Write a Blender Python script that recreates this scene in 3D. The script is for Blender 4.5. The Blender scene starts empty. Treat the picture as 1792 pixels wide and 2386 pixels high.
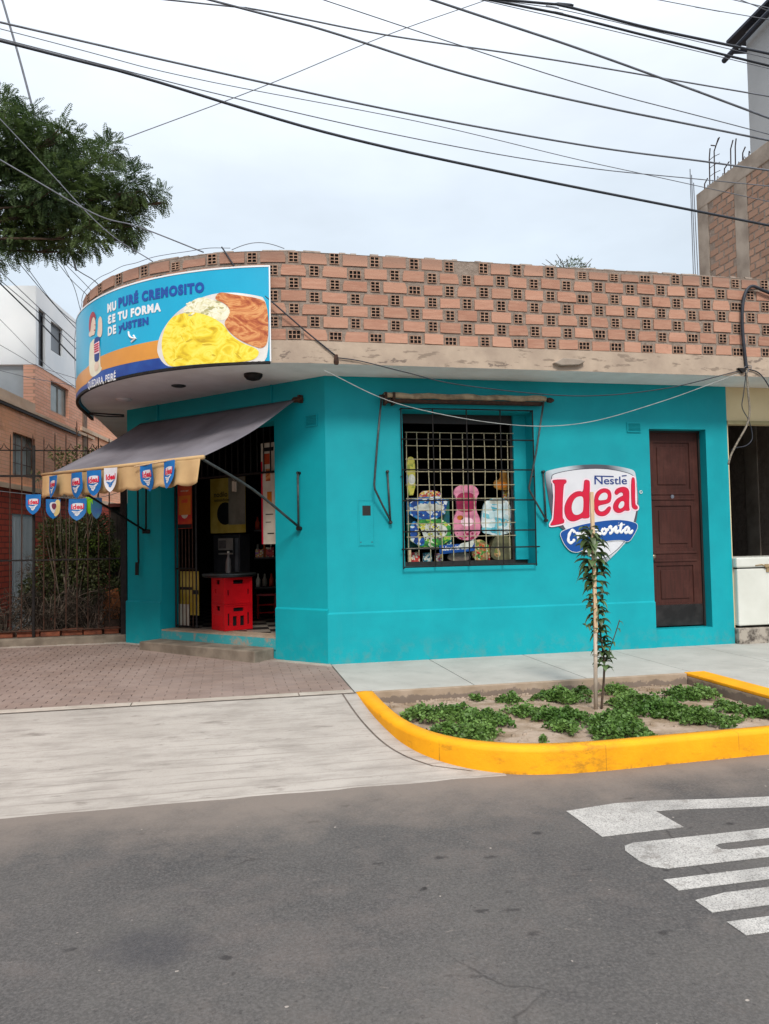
import bpy, bmesh, math, random
from mathutils import Vector, Matrix
random.seed(7)
S = bpy.context.scene
COL = S.collection
V = Vector
R = math.radians
# ------------------------------------------------------------ camera
YAW, PITCH, ROLL = R(11.7), R(2.4), R(1.06)
CAM = V((-1.124, -8.805, 1.4))
fw = V((math.sin(YAW)*math.cos(PITCH), math.cos(YAW)*math.cos(PITCH), math.sin(PITCH)))
r0 = V((math.cos(YAW), -math.sin(YAW), 0)); u0 = r0.cross(fw)
r1 = r0*math.cos(ROLL) - u0*math.sin(ROLL); u1 = u0*math.cos(ROLL) + r0*math.sin(ROLL)
cd = bpy.data.cameras.new("camera"); co = bpy.data.objects.new("camera", cd); COL.objects.link(co)
co.matrix_world = Matrix(((r1.x, u1.x, -fw.x, CAM.x), (r1.y, u1.y, -fw.y, CAM.y), (r1.z, u1.z, -fw.z, CAM.z), (0, 0, 0, 1)))
cd.sensor_fit = 'VERTICAL'; cd.sensor_height = 36; cd.lens = 1750/2386*36; cd.clip_end = 2000; cd.clip_start = .05
S.camera = co
# ------------------------------------------------------------ sky and sun
SUN_EL, SUN_AZ = R(44), R(184)          # azimuth measured clockwise from +Y; the sun stands in front of the shop
w = bpy.data.worlds.new("World"); S.world = w; w.use_nodes = True
nt = w.node_tree; nt.nodes.clear(); N = nt.nodes.new; LK = nt.links.new
out = N('ShaderNodeOutputWorld'); bg = N('ShaderNodeBackground'); bg.inputs[1].default_value = 0.1
sky = N('ShaderNodeTexSky'); sky.sky_type = 'NISHITA'; sky.sun_disc = False
sky.sun_elevation = SUN_EL; sky.sun_rotation = SUN_AZ; sky.dust_density = 4; sky.air_density = 1.2
tc = N('ShaderNodeTexCoord'); sep = N('ShaderNodeSeparateXYZ'); LK(tc.outputs['Generated'], sep.inputs[0])
cr = N('ShaderNodeValToRGB'); LK(sep.outputs[2], cr.inputs[0])   # overcast: brighter towards the zenith
ce = cr.color_ramp.elements
ce[0].position = 0.0; ce[0].color = (.74, .87, 1.0, 1)
ce[1].position = 1.0; ce[1].color = (1.75, 1.8, 1.9, 1)
for p_, c_ in ((.2, (.76, .88, 1.0, 1)), (.42, (.83, .93, 1.04, 1)), (.62, (1.25, 1.32, 1.42, 1))):
    e_ = ce.new(p_); e_.color = c_
ns = N('ShaderNodeTexNoise'); ns.inputs['Scale'].default_value = 2.3; ns.inputs['Detail'].default_value = 5; ns.inputs['Roughness'].default_value = .55
mp = N('ShaderNodeMapping'); mp.inputs['Scale'].default_value = (1, 1, 2.6); LK(tc.outputs['Generated'], mp.inputs[0]); LK(mp.outputs[0], ns.inputs[0])
mr = N('ShaderNodeMapRange'); LK(ns.outputs[0], mr.inputs[0]); mr.inputs[1].default_value = .32; mr.inputs[2].default_value = .66; mr.inputs[3].default_value = 8.9; mr.inputs[4].default_value = 10.7
vm = N('ShaderNodeVectorMath'); vm.operation = 'SCALE'; LK(cr.outputs[0], vm.inputs[0]); LK(mr.outputs[0], vm.inputs['Scale'])
mx = N('ShaderNodeMix'); mx.data_type = 'RGBA'; mx.inputs[0].default_value = .94
LK(sky.outputs[0], mx.inputs[6]); LK(vm.outputs[0], mx.inputs[7]); LK(mx.outputs[2], bg.inputs[0]); LK(bg.outputs[0], out.inputs[0])
sl = bpy.data.lights.new("sun", 'SUN'); sl.energy = 2.9; sl.angle = R(14); sl.color = (1, .95, .88)
so = bpy.data.objects.new("sun", sl); COL.objects.link(so)
sd = V((math.sin(SUN_AZ)*math.cos(SUN_EL), math.cos(SUN_AZ)*math.cos(SUN_EL), math.sin(SUN_EL)))
so.rotation_euler = (-sd).to_track_quat('-Z', 'Y').to_euler(); so.location = (0, -10, 20)
S.view_settings.view_transform = 'Standard'; S.view_settings.look = 'None'; S.view_settings.gamma = 1; S.view_settings.exposure = 0
S.view_settings.use_curve_mapping = False

# ------------------------------------------------------------ helpers
def h(s):
    s = s.lstrip('#'); o = []
    for i in (0, 2, 4):
        c = int(s[i:i+2], 16)/255; o.append(c/12.92 if c <= .04045 else ((c+.055)/1.055)**2.4)
    return (*o, 1)
def sc(c, k): return (c[0]*k, c[1]*k, c[2]*k, 1)

class MB:
    def __init__(s): s.v = []; s.f = []; s.m = []
    def add(s, vs, fs, mi=0):
        b = len(s.v); s.v += [tuple(x) for x in vs]
        for f in fs: s.f.append([b+i for i in f]); s.m.append(mi)
    def quad(s, a, b, c, d, mi=0): s.add((a, b, c, d), ((0, 1, 2, 3),), mi)
    def box(s, x0, x1, y0, y1, z0, z1, mi=0): s.fbox(lambda a, b, c: V((a, b, c)), x0, x1, y0, y1, z0, z1, mi)
    def fbox(s, F, a0, a1, b0, b1, c0, c1, mi=0):
        vs = [F(a, b, c) for c in (c0, c1) for b in (b0, b1) for a in (a0, a1)]
        s.add(vs, ((0, 2, 3, 1), (4, 5, 7, 6), (0, 1, 5, 4), (2, 6, 7, 3), (0, 4, 6, 2), (1, 3, 7, 5)), mi)
    def tube(s, pts, r, n=8, mi=0, cap=True, flat=None):
        pts = [V(p) for p in pts]; m = len(pts); b = len(s.v); prev = None
        rr = r if isinstance(r, (list, tuple)) else [r]*m
        for i, p in enumerate(pts):
            d = (pts[min(i+1, m-1)]-pts[max(i-1, 0)])
            d = d.normalized() if d.length > 1e-9 else V((0, 0, 1))
            if prev is None: a = d.orthogonal().normalized()
            else:
                a = prev - d*prev.dot(d); a = a.normalized() if a.length > 1e-6 else d.orthogonal().normalized()
            prev = a; bb = d.cross(a)
            for k in range(n):
                t = 2*math.pi*k/n; o = (a*math.cos(t)+bb*math.sin(t))*rr[i]
                if flat: o = o - flat[0]*(o.dot(flat[0])*(1-flat[1]))
                s.v.append(tuple(p+o))
        for i in range(m-1):
            for k in range(n):
                k2 = (k+1) % n; s.f.append([b+i*n+k, b+i*n+k2, b+(i+1)*n+k2, b+(i+1)*n+k]); s.m.append(mi)
        if cap:
            s.f.append([b+k for k in range(n)][::-1]); s.m.append(mi)
            s.f.append([b+(m-1)*n+k for k in range(n)]); s.m.append(mi)
    def disc(s, c, ax, r, d=.01, n=20, mi=0):
        ax = V(ax).normalized(); s.tube([V(c), V(c)+ax*d], r, n, mi)
    def prism(s, F, pts, d0, d1, mi=0):
        n = len(pts); b = [F(p[0], p[1], d0) for p in pts]; t = [F(p[0], p[1], d1) for p in pts]
        s.add(b+t, [tuple(range(n))[::-1], tuple(range(n, 2*n))]+[(i, (i+1) % n, n+(i+1) % n, n+i) for i in range(n)], mi)
    def build(s, name, mat, parent=None, smooth=False, bevel=0):
        me = bpy.data.meshes.new(name); me.from_pydata(s.v, [], s.f)
        for x in (mat if isinstance(mat, (list, tuple)) else [mat]): me.materials.append(x)
        if any(s.m): me.polygons.foreach_set('material_index', s.m)
        if smooth: me.polygons.foreach_set('use_smooth', [True]*len(s.f))
        me.update(); return link(name, me, parent, bevel)
def link(name, me, parent=None, bevel=0):
    o = bpy.data.objects.new(name, me); COL.objects.link(o)
    if parent:
        o.parent = parent; o.matrix_parent_inverse = Matrix.Translation(-parent.location)
    if bevel:
        b = o.modifiers.new('bevel', 'BEVEL'); b.width = bevel; b.segments = 2; b.limit_method = 'ANGLE'; b.angle_limit = R(40)
    return o
def tag(o, label=None, cat=None, group=None, kind=None):
    if label: o['label'] = label
    if cat: o['category'] = cat
    if group: o['group'] = group
    if kind: o['kind'] = kind
    return o
def thing(name, loc, label, cat, group=None):
    o = bpy.data.objects.new(name, None); o.empty_display_size = .2; COL.objects.link(o); o.location = loc
    return tag(o, label, cat, group)
def struct(o): o['kind'] = 'structure'; return o
def frame(o, u, v, n):
    o, u, v, n = V(o), V(u), V(v), V(n)
    return lambda a, b, c=0: o+u*a+v*b+n*c
FR = frame((0, 0, 0), (1, 0, 0), (0, 0, 1), (0, -1, 0))                         # front wall: x, z, out
q2 = 1/math.sqrt(2)
CH = frame((0, 0, 0), (-q2, q2, 0), (0, 0, 1), (-q2, -q2, 0))                   # door wall cut across the corner: s, z, out
LB = frame((-4.43, 5.2, 0), (.139, .990, 0), (0, 0, 1), (.990, -.139, 0))       # house behind the fence: along, z, out
RS, CX, CY = 2.9, -.2, 2.3
def RIM(u, z, n=0):                                                             # rim of the roof slab: u runs right along the front, negative round the corner
    if u >= 0: return V((CX+u, CY-RS-n, z))
    ph = -u/RS
    if ph <= math.pi/2: return V((CX-(RS+n)*math.sin(ph), CY-(RS+n)*math.cos(ph), z))
    return V((CX-RS-n, CY+(ph-math.pi/2)*RS, z))
def chaikin(p, it=2, closed=True):
    for _ in range(it):
        q = []; n = len(p)
        if not closed: q.append(p[0])
        for i in range(n if closed else n-1):
            a, b = p[i], p[(i+1) % n]
            q.append(tuple(a[k]*.75+b[k]*.25 for k in range(len(a)))); q.append(tuple(a[k]*.25+b[k]*.75 for k in range(len(a))))
        if not closed: q.append(p[-1])
        p = q
    return p
def spline(p, k=6):
    p = [V(x) for x in p]
    if len(p) < 3: return p
    q = [p[0]*2-p[1]]+p+[p[-1]*2-p[-2]]; o = []
    for i in range(1, len(q)-2):
        for j in range(k):
            t = j/k; a, b, c, d = q[i-1], q[i], q[i+1], q[i+2]
            o.append(.5*((2*b)+(c-a)*t+(2*a-5*b+4*c-d)*t*t+(3*b-a-3*c+d)*t**3))
    o.append(p[-1]); return o
def curve_flat(cu):
    o = bpy.data.objects.new('tmp', cu); COL.objects.link(o)
    dg = bpy.context.evaluated_depsgraph_get(); dg.update()
    me = bpy.data.meshes.new_from_object(o.evaluated_get(dg)); bpy.data.objects.remove(o)
    bm = bmesh.new(); bm.from_mesh(me); bpy.data.meshes.remove(me); return bm
def fill(loops, offset=0):
    cu = bpy.data.curves.new('tmp', 'CURVE'); cu.dimensions = '2D'; cu.fill_mode = 'BOTH'; cu.offset = offset
    for L in loops:
        s = cu.splines.new('POLY'); s.points.add(len(L)-1); s.use_cyclic_u = True
        for i, p in enumerate(L): s.points[i].co = (p[0], p[1], 0, 1)
    return curve_flat(cu)
def text(body, bold=0, shear=0, spacing=1.0):
    cu = bpy.data.curves.new('tmp', 'FONT'); cu.body = body; cu.size = 1; cu.offset = bold; cu.shear = shear; cu.space_character = spacing
    cu.fill_mode = 'FRONT'; cu.resolution_u = 4
    return curve_flat(cu)
def fit(bm, x0, x1, y0, y1, cap=None, tilt=0):
    xs = [v.co.x for v in bm.verts]; ys = [v.co.y for v in bm.verts]; a, b = min(xs), max(xs); c, d = (min(ys), max(ys)) if cap is None else cap
    for v in bm.verts:
        tx = (v.co.x-a)/(b-a); ty = (v.co.y-c)/(d-c)
        v.co = (x0+(x1-x0)*tx, y0+(y1-y0)*ty+tilt*tx, 0)
    return bm
def lay(mb, bm, F, n, mi=0, slc=0):
    """lay flat lettering or a filled outline on the surface F at height n"""
    if slc:
        xs = [v.co.x for v in bm.verts]; x = min(xs)+slc
        while x < max(xs):
            bmesh.ops.bisect_plane(bm, geom=bm.verts[:]+bm.edges[:]+bm.faces[:], plane_co=(x, 0, 0), plane_no=(1, 0, 0)); x += slc
    bm.verts.index_update()
    mb.add([F(v.co.x, v.co.y, n) for v in bm.verts], [[v.index for v in f.verts] for f in bm.faces], mi); bm.free()
def wall(mb, F, a0, a1, b0, b1, holes, th, mi=0, n0=0):
    A = sorted({a0, a1, *[x for q in holes for x in q[:2]]}); B = sorted({b0, b1, *[x for q in holes for x in q[2:]]})
    def hole(i, j):
        a = (A[i]+A[i+1])/2; b = (B[j]+B[j+1])/2
        return any(q[0] < a < q[1] and q[2] < b < q[3] for q in holes)
    for i in range(len(A)-1):
        for j in range(len(B)-1):
            if hole(i, j): continue
            for n in (n0, n0-th): mb.quad(F(A[i], B[j], n), F(A[i+1], B[j], n), F(A[i+1], B[j+1], n), F(A[i], B[j+1], n), mi)
    for q in holes+[(a0, a1, b0, b1)]:
        for (a, b, c, d) in ((q[0], q[2], q[1], q[2]), (q[1], q[2], q[1], q[3]), (q[1], q[3], q[0], q[3]), (q[0], q[3], q[0], q[2])):
            mb.quad(F(a, b, n0), F(c, d, n0), F(c, d, n0-th), F(a, b, n0-th), mi)

# ------------------------------------------------------------ materials
MATS = {}
class NT:
    def __init__(s, name):
        s.m = bpy.data.materials.new(name); s.m.use_nodes = True; s.t = s.m.node_tree; s.b = s.t.nodes['Principled BSDF']
        g = s.t.nodes.new('ShaderNodeNewGeometry'); s.pos = g.outputs['Position']; s.isl = g.outputs['Random Per Island']
    def n(s, k, **kw):
        x = s.t.nodes.new(k)
        for a, b in kw.items(): setattr(x, a, b)
        return x
    def lk(s, a, b): s.t.links.new(a, b)
    def noise(s, scale, detail=5, rough=.55, stretch=None, vec=None):
        x = s.n('ShaderNodeTexNoise'); x.inputs['Scale'].default_value = scale; x.inputs['Detail'].default_value = detail; x.inputs['Roughness'].default_value = rough
        v = vec or s.pos
        if stretch:
            m = s.n('ShaderNodeMapping'); m.inputs['Scale'].default_value = stretch; s.lk(v, m.inputs[0]); v = m.outputs[0]
        s.lk(v, x.inputs[0]); return x.outputs[0]
    def ramp(s, v, lo, hi, a=0., b=1.):
        x = s.n('ShaderNodeMapRange'); s.lk(v, x.inputs[0])
        for i, q in zip((1, 2, 3, 4), (lo, hi, a, b)): x.inputs[i].default_value = q
        return x.outputs[0]
    def mix(s, f, a, b, mode='MIX'):
        x = s.n('ShaderNodeMix', data_type='RGBA', blend_type=mode)
        for i, q in ((0, f), (6, a), (7, b)):
            if hasattr(q, 'links'): s.lk(q, x.inputs[i])
            else: x.inputs[i].default_value = q
        return x.outputs[2]
    def math(s, op, a, b):
        x = s.n('ShaderNodeMath', operation=op)
        for i, q in enumerate((a, b)):
            if hasattr(q, 'links'): s.lk(q, x.inputs[i])
            else: x.inputs[i].default_value = q
        return x.outputs[0]
    def sepz(s, k):
        x = s.n('ShaderNodeSeparateXYZ'); s.lk(s.pos, x.inputs[0]); return x.outputs[k]
    def bump(s, v, strength, dist=.01):
        x = s.n('ShaderNodeBump'); x.inputs['Strength'].default_value = strength; x.inputs['Distance'].default_value = dist
        s.lk(v, x.inputs['Height']); s.lk(x.outputs[0], s.b.inputs['Normal'])
    def done(s, col, rough=.8, metal=0, spec=.5, coat=0):
        if hasattr(col, 'links'): s.lk(col, s.b.inputs['Base Color'])
        else: s.b.inputs['Base Color'].default_value = col
        if hasattr(rough, 'links'): s.lk(rough, s.b.inputs['Roughness'])
        else: s.b.inputs['Roughness'].default_value = rough
        s.b.inputs['Metallic'].default_value = metal; s.b.inputs['Specular IOR Level'].default_value = spec
        if coat: s.b.inputs['Coat Weight'].default_value = coat
        MATS[s.m.name] = s.m; return s.m
def pm(name, c1, c2=None, scale=6, rough=.75, bump=0, bscale=60, metal=0, spec=.4, lo=.38, hi=.64, detail=6, stretch=None, island=0):
    """plain procedural surface: colour wandering between c1 and c2, fine bump, optional per-piece variation"""
    t = NT(name); c1 = h(c1) if isinstance(c1, str) else c1
    c2 = sc(c1, .8) if c2 is None else (h(c2) if isinstance(c2, str) else c2)
    col = t.mix(t.ramp(t.noise(scale, detail, stretch=stretch), lo, hi), c1, c2)
    if island:
        x = t.n('ShaderNodeHueSaturation'); t.lk(col, x.inputs['Color']); t.lk(t.ramp(t.isl, 0, 1, 1-island, 1+island), x.inputs['Value']); col = x.outputs[0]
    if bump: t.bump(t.noise(bscale, 6), bump)
    return t.done(col, rough, metal, spec)
SHIELD={'chrome':[(2.763,2.259),(2.82,2.282),(2.996,2.319),(3.194,2.345),(3.393,2.357),(3.543,2.355),(3.743,2.338),(3.925,2.303),(3.995,2.279),(4.012,2.219),(4.028,2.06),(4.039,1.92),(4.029,1.78),(4.003,1.641),(3.958,1.511),(3.867,1.379),(3.81,1.329),(3.737,1.256),(3.654,1.185),(3.592,1.131),(3.551,1.1),(3.511,1.105),(3.413,1.162),(3.257,1.22),(3.113,1.333),(3.021,1.507),(2.897,1.599),(2.85,1.673),(2.833,1.745),(2.8,1.927),(2.776,2.109)],'white':[(2.851,2.2),(2.872,2.229),(3.044,2.269),(3.291,2.297),(3.541,2.302),(3.741,2.279),(3.913,2.242),(3.978,2.209),(4.004,2.163),(4.022,2.013),(4.022,1.873),(3.999,1.753),(3.962,1.623),(3.901,1.475),(3.821,1.375),(3.738,1.289),(3.635,1.213),(3.548,1.169),(3.433,1.153),(3.258,1.239),(3.114,1.378),(3.021,1.534),(2.975,1.608),(2.875,1.836),(2.856,2.018)],'I':[(2.86,2.159),(3.021,2.163),(3.042,2.154),(3.045,2.136),(3.034,2.118),(3.0,2.098),(2.972,1.68),(2.998,1.657),(3.0,1.639),(2.992,1.612),(2.82,1.584),(2.815,1.601),(2.844,1.641),(2.862,1.672),(2.897,2.1),(2.862,2.129)],'d':[(3.287,2.145),(3.312,2.159),(3.351,2.152),(3.365,2.128),(3.341,1.74),(3.351,1.678),(3.271,1.67),(3.242,1.679),(3.172,1.646),(3.103,1.633),(3.045,1.661),(3.013,1.725),(3.008,1.803),(3.032,1.88),(3.083,1.953),(3.154,2.003),(3.223,2.016),(3.274,2.0)],'dh':[(3.27,1.934),(3.236,1.952),(3.181,1.943),(3.136,1.907),(3.104,1.834),(3.107,1.761),(3.135,1.72),(3.184,1.713),(3.234,1.737),(3.26,1.769)],'e':[(3.424,1.933),(3.44,1.979),(3.471,2.015),(3.532,2.047),(3.593,2.047),(3.637,2.024),(3.656,1.978),(3.654,1.922),(3.631,1.862),(3.475,1.836),(3.465,1.813),(3.473,1.767),(3.512,1.748),(3.563,1.766),(3.605,1.812),(3.635,1.819),(3.646,1.797),(3.623,1.747),(3.571,1.706),(3.511,1.695),(3.456,1.712),(3.423,1.749),(3.411,1.832)],'eh':[(3.467,1.894),(3.484,1.951),(3.531,1.992),(3.581,1.996),(3.605,1.969),(3.598,1.922),(3.578,1.904)],'a':[(3.701,1.996),(3.728,2.038),(3.785,2.062),(3.845,2.068),(3.89,2.046),(3.909,2.004),(3.895,1.809),(3.908,1.767),(3.865,1.763),(3.84,1.771),(3.783,1.738),(3.728,1.737),(3.689,1.765),(3.675,1.806),(3.687,1.857),(3.729,1.911),(3.79,1.942),(3.823,1.954),(3.822,1.986),(3.803,2.003),(3.767,1.996),(3.741,1.97),(3.716,1.97)],'ah':[(3.829,1.884),(3.788,1.884),(3.757,1.847),(3.746,1.81),(3.765,1.787),(3.806,1.801),(3.832,1.838)],'l':[(3.94,2.153),(3.967,2.198),(3.996,2.163),(3.98,1.836),(4.015,1.822),(4.021,1.79),(3.993,1.776),(3.953,1.79),(3.934,1.827)],'rib':[(2.934,1.495),(3.031,1.539),(3.229,1.591),(3.369,1.614),(3.569,1.641),(3.75,1.648),(3.911,1.628),(4.022,1.585),(3.967,1.474),(3.876,1.355),(3.792,1.389),(3.661,1.387),(3.51,1.371),(3.42,1.359),(3.3,1.318),(3.219,1.262),(3.159,1.245),(3.091,1.256),(3.043,1.288),(2.996,1.344),(2.959,1.417)]}
SCRIPT=[[(3.133,1.487),(3.124,1.516),(3.094,1.519),(3.064,1.479),(3.047,1.425),(3.051,1.379),(3.08,1.365),(3.115,1.387),(3.127,1.414)],[(3.145,1.476),(3.165,1.485),(3.178,1.473),(3.176,1.409)],[(3.178,1.45),(3.201,1.481),(3.226,1.476)],[(3.237,1.451),(3.27,1.467),(3.276,1.496),(3.254,1.496),(3.235,1.463),(3.244,1.429),(3.279,1.437),(3.315,1.48)],[(3.317,1.501),(3.325,1.434)],[(3.328,1.47),(3.363,1.511),(3.383,1.501),(3.385,1.442)],[(3.389,1.478),(3.42,1.519),(3.448,1.512),(3.448,1.468),(3.468,1.462),(3.494,1.486)],[(3.533,1.538),(3.508,1.513),(3.509,1.481),(3.533,1.469),(3.562,1.491),(3.563,1.525),(3.533,1.538),(3.58,1.522),(3.6,1.535)],[(3.6,1.535),(3.632,1.567),(3.634,1.544),(3.65,1.511),(3.636,1.481),(3.604,1.48)],[(3.649,1.498),(3.709,1.561),(3.693,1.501),(3.714,1.485),(3.746,1.519)],[(3.742,1.609),(3.746,1.607)],[(3.787,1.611),(3.76,1.51),(3.78,1.488),(3.816,1.523)],[(3.729,1.572),(3.829,1.586)],[(3.88,1.545),(3.848,1.548),(3.824,1.512),(3.835,1.481),(3.866,1.496),(3.886,1.54),(3.878,1.492),(3.901,1.475),(3.94,1.516)]]
NESTLE=[(3.429,2.1),(3.882,2.105),(3.433,2.209),(3.526,2.213),(3.696,2.202),(3.812,2.209),(3.879,2.215)]
REGM=(4.078,2.002)
BB={'plate':[(-1.815,3.627),(-1.788,3.747),(-1.701,3.879),(-1.557,4.004),(-1.396,4.088),(-1.221,4.152),(-1.031,4.182),(-0.848,4.174),(-0.648,4.141),(-0.487,4.098),(-0.46,3.41),(-0.617,3.399),(-1.492,3.38),(-1.656,3.381),(-1.753,3.477),(-1.802,3.564)],'yel':[(-1.752,3.64),(-1.738,3.761),(-1.676,3.896),(-1.58,3.977),(-1.375,4.001),(-1.18,3.948),(-1.055,3.879),(-0.973,3.814),(-0.913,3.711),(-0.774,3.606),(-0.596,3.541),(-0.597,3.462),(-0.696,3.392),(-1.06,3.383),(-1.492,3.39),(-1.632,3.393),(-1.716,3.493)],'rice':[(-1.487,4.007),(-1.352,4.124),(-1.221,4.152),(-1.095,4.102),(-0.971,4.054),(-0.9,3.97),(-0.932,3.892),(-1.014,3.866),(-1.18,3.928),(-1.375,3.981)],'meat':[(-1.031,4.192),(-0.909,4.161),(-0.768,4.134),(-0.59,4.1),(-0.492,4.048),(-0.483,3.619),(-0.557,3.541),(-0.655,3.572),(-0.813,3.647),(-0.933,3.752),(-0.983,3.844),(-0.932,3.902),(-0.9,3.98),(-0.971,4.064),(-1.094,4.112)],'band':[(-3.216,3.438),(-1.827,3.731)]}
BB2={'edge':[(-1.958,4.425),(-2.794,4.408),(-3.264,4.341),(-1.442,3.375),(-2.49,3.364),(-3.27,3.324)],'orange':[(-3.294,3.635),(-2.83,3.697),(-2.342,3.716),(-1.823,3.726),(-1.788,3.524),(-2.343,3.524),(-2.799,3.524),(-3.066,3.48),(-3.269,3.436)],'hair':[(-3.158,4.105),(-3.151,4.2),(-3.114,4.263),(-3.041,4.293),(-2.975,4.261),(-2.944,4.207),(-2.944,4.159),(-2.984,4.212),(-3.032,4.223),(-3.072,4.197),(-3.093,4.138),(-3.104,4.069),(-3.136,4.052)],'face':[(-3.104,4.061),(-3.083,4.159),(-3.032,4.223),(-2.975,4.198),(-2.948,4.137),(-2.952,4.051),(-2.985,3.987),(-3.043,3.999),(-3.126,3.989),(-3.17,4.035),(-3.147,4.054)],'body':[(-3.126,3.914),(-3.084,3.921),(-2.986,3.955),(-2.829,3.876),(-2.831,3.564),(-2.783,3.564),(-2.815,3.507),(-3.066,3.472),(-3.161,3.585),(-3.16,3.745)],'hand':[(-2.886,4.139),(-2.852,4.178),(-2.819,4.183),(-2.783,4.139),(-2.777,4.06),(-2.781,3.96),(-2.821,3.921),(-2.913,3.964),(-2.887,4.037)],'can':[(-2.995,3.941),(-2.913,3.952),(-2.842,3.933),(-2.837,3.917),(-2.846,3.723),(-2.863,3.648),(-2.978,3.654),(-2.987,3.75)],'canlabel':[(-2.986,3.876),(-2.845,3.887),(-2.85,3.747),(-2.987,3.75)],'txt':[(-2.435,4.194),(-2.434,4.305),(-2.13,4.284),(-2.13,4.179),(-2.043,4.22),(-1.402,4.316),(-2.659,4.291),(-2.646,4.18),(-2.466,4.189),(-2.646,4.149),(-2.646,4.041),(-2.486,4.04),(-2.448,4.155),(-1.753,4.069),(-2.647,3.906),(-2.654,4.016),(-2.48,3.913),(-2.437,3.902),(-1.933,3.932),(-3.174,3.34),(-3.151,3.431),(-2.49,3.356),(-2.495,3.479),(-1.391,4.21)],'arrow':[(-2.25,3.889),(-2.242,3.838),(-2.202,3.806),(-2.133,3.791)],'arrow2':[(-2.169,3.831),(-2.131,3.791),(-2.202,3.761)],'can2':[(-2.987,3.64),(-2.86,3.648),(-2.867,3.555),(-2.979,3.528)]}
BBR=[(-0.481,4.464),(-0.47,3.398),(-1.203,4.221),(-1.202,4.328),(-2.037,4.216),(-2.036,4.31)]
COVER=[(0.482,-2.418,0.166),(0.772,-2.453,0.177),(0.915,-2.786,0.232),(0.545,-2.99,0.122),(0.741,-3.169,0.178),(1.428,-2.099,0.118),(1.373,-2.578,0.132),(1.93,-2.07,0.215),(1.597,-2.842,0.233),(1.468,-3.168,0.12),(2.217,-1.967,0.098),(2.593,-1.951,0.135),(1.957,-3.088,0.205),(1.83,-3.398,0.233),(2.489,-2.533,0.271),(2.535,-2.869,0.279),(3.072,-2.354,0.187),(2.676,-3.204,0.205),(3.301,-2.298,0.142),(3.132,-2.941,0.129),(2.903,-3.316,0.061),(3.229,-3.173,0.125),(1.169,-1.901,0.068),(1.157,-3.482,0.034)]
CROWN=[(-4.2,2.286,7.131,0.544),(-3.877,2.437,7.042,0.496),(-3.692,3.001,7.283,0.461),(-4.149,2.782,6.578,0.698),(-3.416,2.294,6.407,0.559),(-3.039,2.633,6.941,0.423),(-2.919,2.679,6.486,0.458),(-2.487,2.36,6.646,0.323),(-3.742,2.935,6.19,0.455),(-3.05,2.314,5.908,0.345),(-2.583,2.591,6.263,0.295),(-4.069,2.717,5.939,0.345),(-2.258,2.631,6.584,0.173),(-3.39,2.787,5.874,0.226),(-2.528,2.938,6.168,0.189),(-4.443,3.156,8.116,0.26),(-5.146,2.484,6.624,0.895),(-6.164,2.849,6.586,0.832),(-5.106,2.896,6.013,0.617),(-3.892,2.493,7.544,0.236),(-3.397,2.201,7.227,0.234),(-2.892,3.173,7.552,0.24),(-2.048,2.498,6.574,0.119),(-4.38,2.514,5.537,0.212)]
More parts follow.
